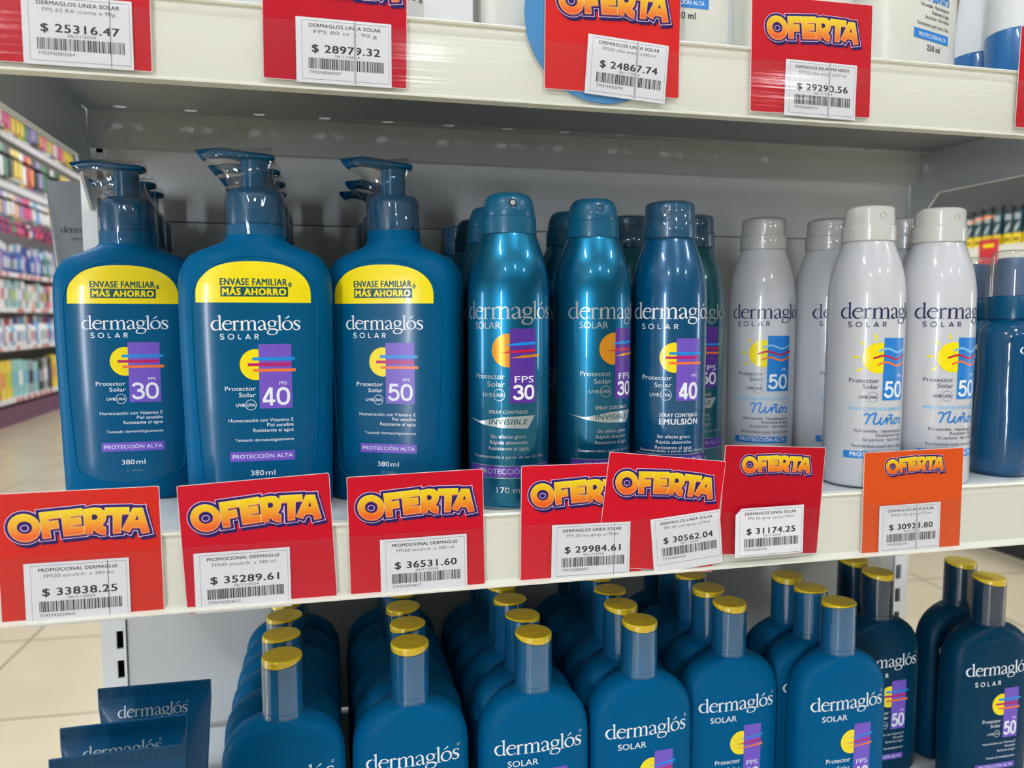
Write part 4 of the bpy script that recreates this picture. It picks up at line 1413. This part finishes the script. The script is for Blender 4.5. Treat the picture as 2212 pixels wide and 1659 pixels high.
dup(d1, (0.4375, 0.5720, ZBASE), R(-2), 'dark navy lotion bottle, rear of the pair behind the sixth file')
dup(d1, (0.5131, 0.5068, ZBASE), R(-1), 'dark navy lotion bottle numbered 50, front of the pair by the right edge')
dup(d1, (0.5230, 0.5465, ZBASE), R(0), 'dark navy lotion bottle, rear of the pair by the right edge')

# ---- flat topped lotion tubes at the left end of the base shelf
TUBEB = mat('deep_blue_tube', (0, 62, 98), 0.3, spec=0.3, coat=0.2)
TS = scl([(18, 17.5, 17.5, 2), (20, 18.6, 18.4, 2), (40, 19.5, 17.6, 2.05), (80, 22, 14.5, 2.1), (120, 24.8, 9.6, 2.2), (145, 26.6, 5.6, 2.3), (160, 27.7, 2.8, 2.6), (166.5, 28.2, 1.2, 4), (168, 28.3, 0.75, 6), (177, 28.3, 0.7, 6)])
tb = MB().loft(TS, 56)
TBODY = tb.mesh('body', TUBEB, sharp=45)
cr = MB()
for i in range(56):                            # pressed ribs along the sealed end
    x = (-27.6 + i * 1.0) * mm
    cr.box(x, x + 0.00055, -0.0010, -0.0006, 0.1715, 0.1767)
CRIMP = cr.mesh('crimp_ribs', TUBEB, smooth=False)
TCAP = MB().lathe([(r * mm, h * mm) for r, h in ((16.5, 0), (17.4, 0.6), (18.2, 16.5), (17.6, 17.8), (12, 18))], 40).mesh('cap', LCAPM)
TSS = front_surface(TS)
a = Art()
brand(a, -0.0185, 0.0165, 0.1612, SILV, 1, reg=True)
glyph_solar(a, -0.018, -0.004, 0.1545, 0.0026, SILV, 1)
sun_block(a, 0, (-0.002, 0.128, 0.0085, 0.1475), (-0.0035, 0.1405, 0.005), [(-0.006, 0.0095, 0.1425), (-0.0075, 0.0085, 0.1405), (-0.006, 0.0095, 0.1385)], 'plain', 0, 0)
TART = a.mesh('printed_lettering', TSS, 0.003)
tp = thing('lotion_tube', 'deep blue flat topped tube, rearmost of the three at lower left', 'sunscreen tube', (-0.0908, 0.4390, ZBASE), R(-2), 'flat topped tubes on the base shelf')
put('body', TBODY, tp)
put('crimp_ribs', CRIMP, tp)
put('printed_lettering', TART, tp)
put('cap', TCAP, tp)
dup(tp, (-0.0972, 0.4005, ZBASE), R(1), 'deep blue flat topped tube, middle one of the three at lower left')
dup(tp, (-0.0935, 0.3720, ZBASE), R(0), 'deep blue flat topped tube, nearest of the three at lower left')
# ------------------------------------------------------------------ white goods on the upper shelf
ZT = 0.158
WHITEP = mat('white_bottle_plastic', (226, 224, 214), 0.38)
WBOX = mat('white_carton', (226, 226, 226), 0.55)
WBOX2 = mat('ivory_bottle_plastic', (222, 221, 208), 0.45)
t = thing('carton', 'white cream carton ending in 90 g, behind the dark red card', 'carton', (0.062, 0.470, ZT))
MB().box(-0.022, 0.0225, -0.0225, 0.0225, 0, 0.072).obj('box', WBOX, t, bevel=0.0006)
a = Art()
a.text('90 g', -0.0135, -0.005, 0.0150, 0.0030, INK, 1)
put('printed_lettering', a.mesh('printed_lettering', lambda x, z, o: (x, -0.0225 - o, z)), t)
KB = scl([(0, 36, 15, 3.4), (1.5, 38, 17.5, 3.6), (5, 38.8, 18.4, 4), (60, 39, 18.6, 4), (110, 38.6, 18.4, 3.6), (124, 36, 17.8, 3), (134, 29, 16.6, 2.6), (140, 20, 15, 2.2), (143, 13, 13, 2), (146, 12.5, 12.5, 2)])
KBS = front_surface(KB)


def white_bottle(label, x, y, ml, k, art=True, rz=0.0, dots=False):
    t = thing('kids_lotion_bottle', label, 'sunscreen bottle', (x, y, ZT), rz, 'white lotion bottles on the upper shelf')
    secs = [(z * k, a_ * k, b_ * (0.86 + 0.14 * k), n_) for z, a_, b_, n_ in KB]
    m = MB().loft(secs, 56)
    sf = front_surface(secs)
    loop = []
    for cx, cz, a0 in ((0.0285, 0.018, -90), (0.0285, 0.105, 0), (-0.0285, 0.105, 90), (-0.0285, 0.018, 180)):
        for i in range(9):
            q = R(a0 + i * 11.25)
            loop.append(((cx + 0.0065 * math.cos(q)) * k, (cz + 0.0065 * math.sin(q)) * k))
    if not dots:
        m.tube([sf(px, pz, -0.0001) for px, pz in loop], 0.00022, 6, closed=True)
    else:
        r = random.Random(3)
        for i in range(13):                    # raised grip dots
            for j in range(16):
                px, pz = (-0.036 + i * 0.0023 + (j % 2) * 0.00115) * k, 0.006 + j * 0.0034
                c = Vector(sf(px, pz, 0))
                m.loft([(c.z - 0.0006, 0.0002, 0.0002, 2, c.x, c.y), (c.z, 0.0007, 0.0007, 2, c.x, c.y), (c.z + 0.0006, 0.0002, 0.0002, 2, c.x, c.y)], 8)
    m.obj('body', WHITEP if not dots else WBOX2, t, sharp=50)
    MB().lathe([(0.0128 * k, 0.146 * k), (0.0128 * k, 0.172 * k), (0.011 * k, 0.175 * k), (0.0004, 0.1755 * k)], 32).obj('cap', LCAPM, t)
    if art:
        a = Art()
        q = 0.001
        ninos(a, -3.5 * q * k, 19 * q * k, 50.5 * q, 59.5 * q, SKYB, 1, 0.0012)
        brand(a, -0.030 * k, 0.030 * k, 0.103 * k, NAVY, 1)
        for s, x0, z in (('Piel sensible · Hipoalergénico', -11, 46.3), ('Resistente al agua', 1, 42.6), ('Sin perfume · No irritante', -6, 38.9), ('Recomendado a partir de los 3 años', -14, 34)):
            a.text(s, x0 * q * k, 20 * q * k, z * q, 0.0023, INK, 1, 0.004)
        a.rect(-17 * q * k, 25.2 * q, 20 * q * k, 31.4 * q, SKYB, 1)
        a.text('PROTECCIÓN ALTA', -12 * q * k, 17 * q * k, 27 * q, 0.0024, WHITE, 2, 0.012)
        a.text(ml, -3 * q * k, 11 * q * k, 18.8 * q, 0.0038, INK, 1, 0.012)
        put('printed_lettering', a.mesh('printed_lettering', sf, 0.003), t)
    return t


white_bottle('white lotion bottle reading 250 ml, right of the red card 29290.56', 0.3905, 0.4780, '250 ml', 1.03, rz=R(17))
white_bottle('white lotion bottle with blue strip, right of the bright red card', 0.2085, 0.4640, '180 ml', 0.96)
white_bottle('ivory lotion bottle with raised grip dots behind the red card 29290.56', 0.3040, 0.4800, '', 0.97, art=False, dots=True)
white_bottle('plain white lotion bottle left of the round blue sign', 0.1240, 0.4700, '', 0.86, art=False)
TW = mat('white_tube_plastic', (226, 227, 228), 0.25, coat=0.4)
WTS = scl([(37.5, 20.5, 19, 2), (50, 20.9, 18, 2.05), (95, 23, 12, 2.2), (130, 24.6, 6, 2.4), (150, 25.4, 1, 4), (160, 25.5, 0.8, 6)])


def white_tube(label, x, y, rz):
    t = thing('kids_lotion_tube', label, 'sunscreen tube', (x, y, ZT), rz, 'white tubes with blue caps on the upper shelf')
    MB().loft(WTS, 56).obj('body', TW, t, sharp=45)
    MB().lathe([(r * mm, h * mm) for r, h in ((19.5, 0), (20.6, 0.8), (21.2, 35.8), (20.6, 37.3), (15, 37.5))], 44).obj('cap', mat('ocean_cap_plastic', (0, 96, 158), 0.3, coat=0.3), t)
    a = Art()
    sf = front_surface(WTS)
    a.rect(-0.014, 0.0525, 0.0165, 0.058, SKYB, 1)
    a.text('PROTECCIÓN ALTA', -0.0105, 0.015, 0.0542, 0.0022, WHITE, 2, 0.012)
    for s, x0, z in (('Recomendado a partir de los 3 años', -0.0105, 0.0615), ('Sin perfume · No irritante', -0.001, 0.0708), ('Hipoalergénico · Resistente', -0.0115, 0.0735), ('Piel sensible', -0.006, 0.0778)):
        a.text(s, x0, 0.0165, z, 0.0019, NAVY, 1)
    put('printed_lettering', a.mesh('printed_lettering', sf, 0.002), t)
    return t


white_tube('white tube with large blue cap at the top right corner', 0.4740, 0.4665, R(20))
white_tube('white tube with blue cap, behind the one at the top right corner', 0.4880, 0.5150, R(30))

# ------------------------------------------------------------------ grey facial tube on a small side ledge left of the gondola
GREYT = mat('satin_grey_tube', (92, 96, 99), 0.38, coat=0.1)
led = thing('side_ledge', 'small grey steel ledge fixed to the left upright, holding a grey tube', 'shelf', (-0.2, 0.80, -0.0335))
MB().box(-0.022, 0.022, -0.025, 0.07, -0.003, 0).box(0.0195, 0.022, -0.11, 0.07, -0.03, 0).obj('plate', STEEL, led)
ft = thing('facial_tube', 'grey facial cream tube standing left of the first pump bottle', 'cream tube', (-0.2055, 0.80, -0.0335), R(-3))
FT = scl([(0, 25, 19, 2.1), (1, 26.5, 20, 2.1), (40, 28, 17, 2.2), (90, 31, 10.5, 2.3), (130, 33.6, 4, 2.6), (143, 34.4, 1.2, 5), (157, 34.6, 1, 6)])
MB().loft(FT, 48).obj('body', GREYT, ft, sharp=45)
a = Art()
fsf = front_surface(FT)
DG = mat('charcoal_print', (26, 27, 30), 0.6, spec=0.1)
brand(a, -0.0225, 0.012, 0.1105, DG, 1, thin=0.95)
a.text('FACIAL', -0.013, 0.001, 0.1035, 0.0024, DG, 1)
a.text('ULTRA', -0.004, 0.016, 0.087, 0.0042, DG, 1, -0.012)
a.rect(-0.0215, 0.0735, 0.019, 0.0805, DG, 1)
a.text('VOLUMEN', -0.019, 0.012, 0.0755, 0.0028, GREYP, 2)
for i in range(3):
    a.rect(-0.0215, 0.066 - i * 0.006, 0.010, 0.0672 - i * 0.006, GREYP, 1)
put('printed_lettering', a.mesh('printed_lettering', fsf, 0.003), ft)

# ------------------------------------------------------------------ far aisle on the left: gondola with peg rows, shelves and their goods
XF = -3.24
AY0, AY1 = 8.4, 13.8
ais = thing('aisle_gondola', 'long white aisle shelving with purple base far at the left', 'shelving', (XF, 10.0, FLOOR_Z))
AW = mat('aisle_white_paint', (222, 220, 220), 0.5)
L = lambda mb: local(mb, (XF, 10.0, FLOOR_Z))
L(MB().box(XF - 0.5, XF - 0.46, AY0, AY1, FLOOR_Z, 2.0)).obj('back_panel', mat('aisle_back_paint', (176, 172, 172), 0.7), ais)
L(MB().box(XF - 0.46, XF - 0.02, AY0, AY1, FLOOR_Z, -0.95)).obj('base', mat('purple_base_paint', (112, 70, 98), 0.5), ais)
TAGW, TAGR = mat('tag_white', (236, 232, 234), 0.6), mat('tag_red', (206, 70, 66), 0.6)
for z, nm in ((-0.86, 1), (-0.30, 1), (0.11, 1), (0.49, 1)):
    L(MB().box(XF - 0.46, XF, AY0, AY1, z - 0.05, z)).obj('deck', AW, ais)
    tg = MB()
    yy = AY0 + 0.05
    r = random.Random(int(z * 100))
    while yy < AY1 - 0.1:
        wd = r.uniform(0.05, 0.09)
        tg.box(XF, XF + 0.003, yy, yy + wd, z - 0.048, z - 0.006, 1 if r.random() < 0.5 else 0)
        yy += wd + r.uniform(0.03, 0.14)
    L(tg).obj('price_strip', [TAGW, TAGR], ais, smooth=False)['kind'] = 'stuff'
for z in (1.40, 1.93, 2.36):
    L(MB().box(XF - 0.46, XF - 0.42, AY0, AY1, z - 0.02, z + 0.02)).obj('peg_bar', AW, ais)
    tg = MB()
    yy = AY0 + 0.03
    while yy < AY1 - 0.1:
        tg.box(XF + 0.002, XF + 0.005, yy, yy + 0.075, z - 0.03, z + 0.04, 0)
        tg.box(XF - 0.42, XF + 0.002, yy + 0.035, yy + 0.04, z, z + 0.005, 0)
        yy += 0.105
    L(tg).obj('peg_tag_row', [TAGW], ais, smooth=False)['kind'] = 'stuff'


def tint(rgb):
    return mat('goods_%d_%d_%d' % rgb, rgb, 0.45)


CN = {'white': (236, 235, 234), 'pink': (226, 96, 144), 'purple': (116, 90, 158), 'green': (76, 132, 100), 'yellow': (238, 210, 80), 'orange': (232, 150, 92), 'red': (204, 70, 70), 'lime': (190, 204, 70),
      'blue': (58, 92, 168), 'teal': (70, 170, 160), 'brown': (150, 120, 96), 'dark': (44, 50, 48), 'lilac': (170, 150, 200), 'mint': (150, 206, 204), 'peach': (238, 190, 170), 'sky': (120, 180, 220), 'navy': (52, 44, 110), 'rose': (190, 110, 120), 'grey': (160, 164, 172)}
GOODS_MESH = {}


def goods(kind, c1_, c2_, wd, h, dp):
    key = (kind, c1_, c2_, round(wd, 3), round(h, 3))
    if key in GOODS_MESH: return GOODS_MESH[key]
    m = MB()
    if kind == 'pack':                         # hanging blister: card with a bubble and a header
        m.box(-0.002, 0.002, -wd / 2, wd / 2, 0, h, 0)
        m.box(0.002, 0.03, -wd * 0.38, wd * 0.38, h * 0.1, h * 0.62, 1)
        m.box(0.002, 0.003, -wd / 2, wd / 2, h * 0.78, h, 1)
    elif kind == 'bottle':
        m.loft([(0, dp * 0.42, wd * 0.44, 2.6), (h * 0.03, dp / 2, wd / 2, 2.6), (h * 0.58, dp / 2, wd / 2, 2.6), (h * 0.7, dp * 0.34, wd * 0.34, 2.2), (h * 0.74, dp * 0.18, wd * 0.18, 2)], 20, 0)
        m.loft([(h * 0.74, dp * 0.24, wd * 0.24, 2), (h * 0.97, dp * 0.22, wd * 0.22, 2), (h, dp * 0.16, wd * 0.16, 2)], 16, 1)
        m.box(dp / 2 - 0.002, dp / 2 + 0.001, -wd * 0.3, wd * 0.3, h * 0.14, h * 0.5, 1)
    else:                                      # box
        m.box(-dp / 2, dp / 2, -wd / 2, wd / 2, 0, h, 0)
        m.box(dp / 2, dp / 2 + 0.001, -wd * 0.42, wd * 0.42, h * 0.3, h * 0.7, 1)
    GOODS_MESH[key] = m.mesh(kind, [tint(CN[c1_]), tint(CN[c2_])], sharp=40)
    return GOODS_MESH[key]


KINDN = {'pack': ('hanging_pack', 'hanging pack'), 'bottle': ('toiletry_bottle', 'toiletry bottle'), 'box': ('carton', 'carton')}
ORD = ['first', 'second', 'third', 'fourth', 'fifth', 'sixth', 'seventh', 'eighth', 'ninth', 'tenth', 'eleventh', 'twelfth', 'thirteenth', 'fourteenth', 'fifteenth', 'sixteenth', 'seventeenth', 'eighteenth',
       'nineteenth', 'twentieth', 'twenty-first', 'twenty-second', 'twenty-third', 'twenty-fourth', 'twenty-fifth', 'twenty-sixth', 'twenty-seventh', 'twenty-eighth']
AISLE = [   # kind, bottom z, place, width, height, [(main, second) colours from the near end]
    ('pack', 2.0 - 0.01, 'over the aisle\'s upper tag row', 0.11, 0.30, 'white/pink,white/purple,white/green,white/lime,white/orange,navy/white,white/pink,yellow/pink,white/yellow,orange/yellow,lime/yellow,lime/green,lilac/purple,purple/lilac,dark/green,brown/orange,lilac/pink'),
    ('pack', 1.46, 'between the aisle\'s tag rows', 0.115, 0.38, 'white/lilac,white/purple,green/white,white/green,white/dark,brown/white,dark/green,brown/dark,white/yellow,white/yellow,yellow/white,orange/red,red/orange,lilac/dark,purple/lilac,dark/green'),
    ('pack', 1.07, 'under the aisle\'s lower tag row', 0.11, 0.27, 'white/red,red/white,white/green,green/white,white/yellow,sky/lilac,lilac/white,yellow/white,white/peach,yellow/lilac,white/pink,lilac/pink,grey/white,white/sky,sky/white,pink/white'),
    ('pack', 0.90, 'just above the aisle\'s bottles', 0.075, 0.155, 'dark/red,red/dark,rose/purple,pink/red,purple/navy,rose/pink,navy/purple,rose/red,pink/purple,pink/red,sky/teal,pink/rose,navy/pink,rose/pink,purple/navy,pink/red,sky/white,navy/purple,rose/pink,pink/red,red/pink,purple/navy'),
    ('bottle', 0.49, 'on the aisle\'s topmost shelf', 0.085, 0.33, 'red/white,white/red,green/white,green/sky,green/white,lilac/white,grey/lilac,purple/white,blue/white,blue/grey,navy/white,blue/sky,blue/white,lilac/blue,navy/blue,blue/white,blue/lilac,lilac/white,blue/sky,navy/white'),
    ('box', 0.11, 'on the aisle\'s second shelf', 0.085, 0.30, 'yellow/dark,navy/dark,teal/dark,pink/dark,peach/white,white/peach,white/rose,grey/white,mint/grey,grey/lime,mint/white,grey/white,white/lilac,grey/lime,white/mint,peach/white,grey/white,mint/grey,white/rose,grey/lime'),
    ('bottle', -0.30, 'on the aisle\'s third shelf', 0.09, 0.33, 'white/sky,sky/white,white/blue,white/red,sky/blue,white/lilac,grey/white,white/red,sky/white,white/blue,white/grey,white/sky,grey/white,white/red,white/blue,sky/white,white/sky,white/grey'),
    ('box', -0.86, 'on the aisle\'s lowest shelf', 0.14, 0.40, 'peach/rose,peach/pink,rose/peach,yellow/orange,yellow/lime,mint/sky,mint/white,mint/sky,grey/dark,mint/sky,dark/grey,grey/white,dark/navy'),
]
rnd = random.Random(11)
for kind, z, place, wd, h, cols in AISLE:
    y = 8.72
    cnt = {}
    cl = cols.split(',')
    more = cl[3:] + cl[:6]
    for pair in cl + more:
        if y > 13.5: break
        ca, cb = pair.split('/')
        hh = round(h * rnd.choice((0.88, 0.94, 1.0)), 3)
        me = goods(kind, ca, cb, wd, hh, 0.07)
        key = (ca, cb)
        cnt[key] = cnt.get(key, 0) + 1
        nm, word = KINDN[kind]
        zz = z + 0.0006
        xx = XF - 0.02 - (0.05 if kind != 'pack' else 0.0)
        o = put(nm, me, None, (xx, y + wd / 2, zz + (h - hh if kind == 'pack' else 0.0)))
        extra = '' if cnt[key] == 1 else ', %s of that colouring' % ORD[cnt[key] - 1]
        tagged(o, 'blurred %s and %s %s %s %s' % (ca, cb, word, place, extra), KINDN[kind][1].split()[-1], 'goods in the far left aisle')
        y += wd + rnd.uniform(0.006, 0.03)

# ------------------------------------------------------------------ repellent cans on a dark shelf at the right
XR = 3.2
rg = thing('dark_gondola', 'dark grey store shelving behind the white cans at the right', 'shelving', (XR, 3.4, FLOOR_Z))
DK = mat('dark_grey_shelf_paint', (74, 73, 72), 0.6)
L = lambda mb: local(mb, (XR, 3.4, FLOOR_Z))
L(MB().box(XR + 0.14, XR + 0.17, 2.2, 4.2, FLOOR_Z, 1.35)).obj('back_panel', DK, rg)
L(MB().box(XR + 0.02, XR + 0.14, 2.2, 3.25, FLOOR_Z, -1.0)).obj('kick', mat('black_kick_board', (24, 22, 22), 0.6), rg)
L(MB().box(XR, XR + 0.14, 2.2, 4.2, 0.335, 0.352)).obj('deck', CREAM, rg)
L(MB().box(XR - 0.006, XR, 2.2, 4.2, 0.265, 0.352)).obj('price_rail', CREAM, rg)
L(MB().box(XR - 0.02, XR + 0.14, 2.2, 4.2, -0.32, -0.30)).obj('deck', DK, rg)
CDK, CYE, CTE = mat('black_can_cap', (26, 26, 30), 0.4), mat('can_yellow', (234, 206, 34), 0.35), mat('can_dark_teal', (14, 64, 72), 0.3, coat=0.4)
CORA = mat('can_orange_band', (240, 130, 60), 0.35)
CGR = mat('can_silver_leaf', (196, 200, 198), 0.35)


def repellent(label, y, h, band):
    t = thing('repellent_can', label, 'repellent can', (XR + 0.035, y, 0.3526), R(-70), 'repellent cans on the dark shelf')
    r = 0.0255
    c = MB()
    c.lathe([(r * 0.94, 0), (r, 0.003), (r, 0.052)], 28, 0, True, False)
    c.lathe([(r, 0.052), (r, h - 0.062)], 28, 1, False, False)
    c.lathe([(r, h - 0.062), (r, h - 0.046)], 28, 2 if band else 1, False, False)
    c.lathe([(r, h - 0.046), (r * 0.9, h - 0.038), (r * 0.8, h - 0.034)], 28, 1, False, True)
    c.obj('body', [CYE, CTE, CORA], t)
    MB().lathe([(r * 0.8, h - 0.034), (r * 0.8, h - 0.006), (r * 0.7, h), (0.001, h + 0.001)], 24).obj('cap', CDK, t)
    a = Art()
    a.poly([(-0.016, 0.05), (-0.010, 0.075), (0.004, 0.098), (0.012, 0.108), (0.008, 0.085), (0.0, 0.066)], CGR, 1)
    a.rect(-0.013, 0.018, 0.013, 0.028, CDK, 1)
    for k_ in (0.118, 0.132):
        a.rect(-0.014, k_, 0.014, k_ + 0.009, CGR, 1)
    put('printed_lettering', a.mesh('printed_lettering', round_surface([(r, 0), (r, h)]), 0.003), t)
    return t


rl = [(3.415, 0.185, 1), (3.360, 0.193, 1), (3.303, 0.198, 1), (3.245, 0.196, 0), (3.180, 0.186, 0), (3.128, 0.19, 0), (3.066, 0.192, 0), (3.005, 0.19, 0)]
nm = ['farthest', 'second farthest', 'third farthest', 'fourth from the far end', 'fifth from the far end', 'sixth from the far end', 'second nearest', 'nearest']
for (y, h, b), q in zip(rl, nm):
    repellent('dark teal and yellow repellent can%s, %s in the row at right' % (' with orange band' if b else '', q), y, h, b)
rc = MB().box(XR - 0.0085, XR - 0.0065, 3.2, 3.315, 0.262, 0.385).box(XR - 0.0092, XR - 0.0085, 3.225, 3.29, 0.345, 0.362, 1).obj('offer_card', [mat('small_red_card', (206, 36, 48), 0.5), YEL], smooth=False)
tagged(rc, 'small red offer card on the cream rail under the repellent cans', 'price card')
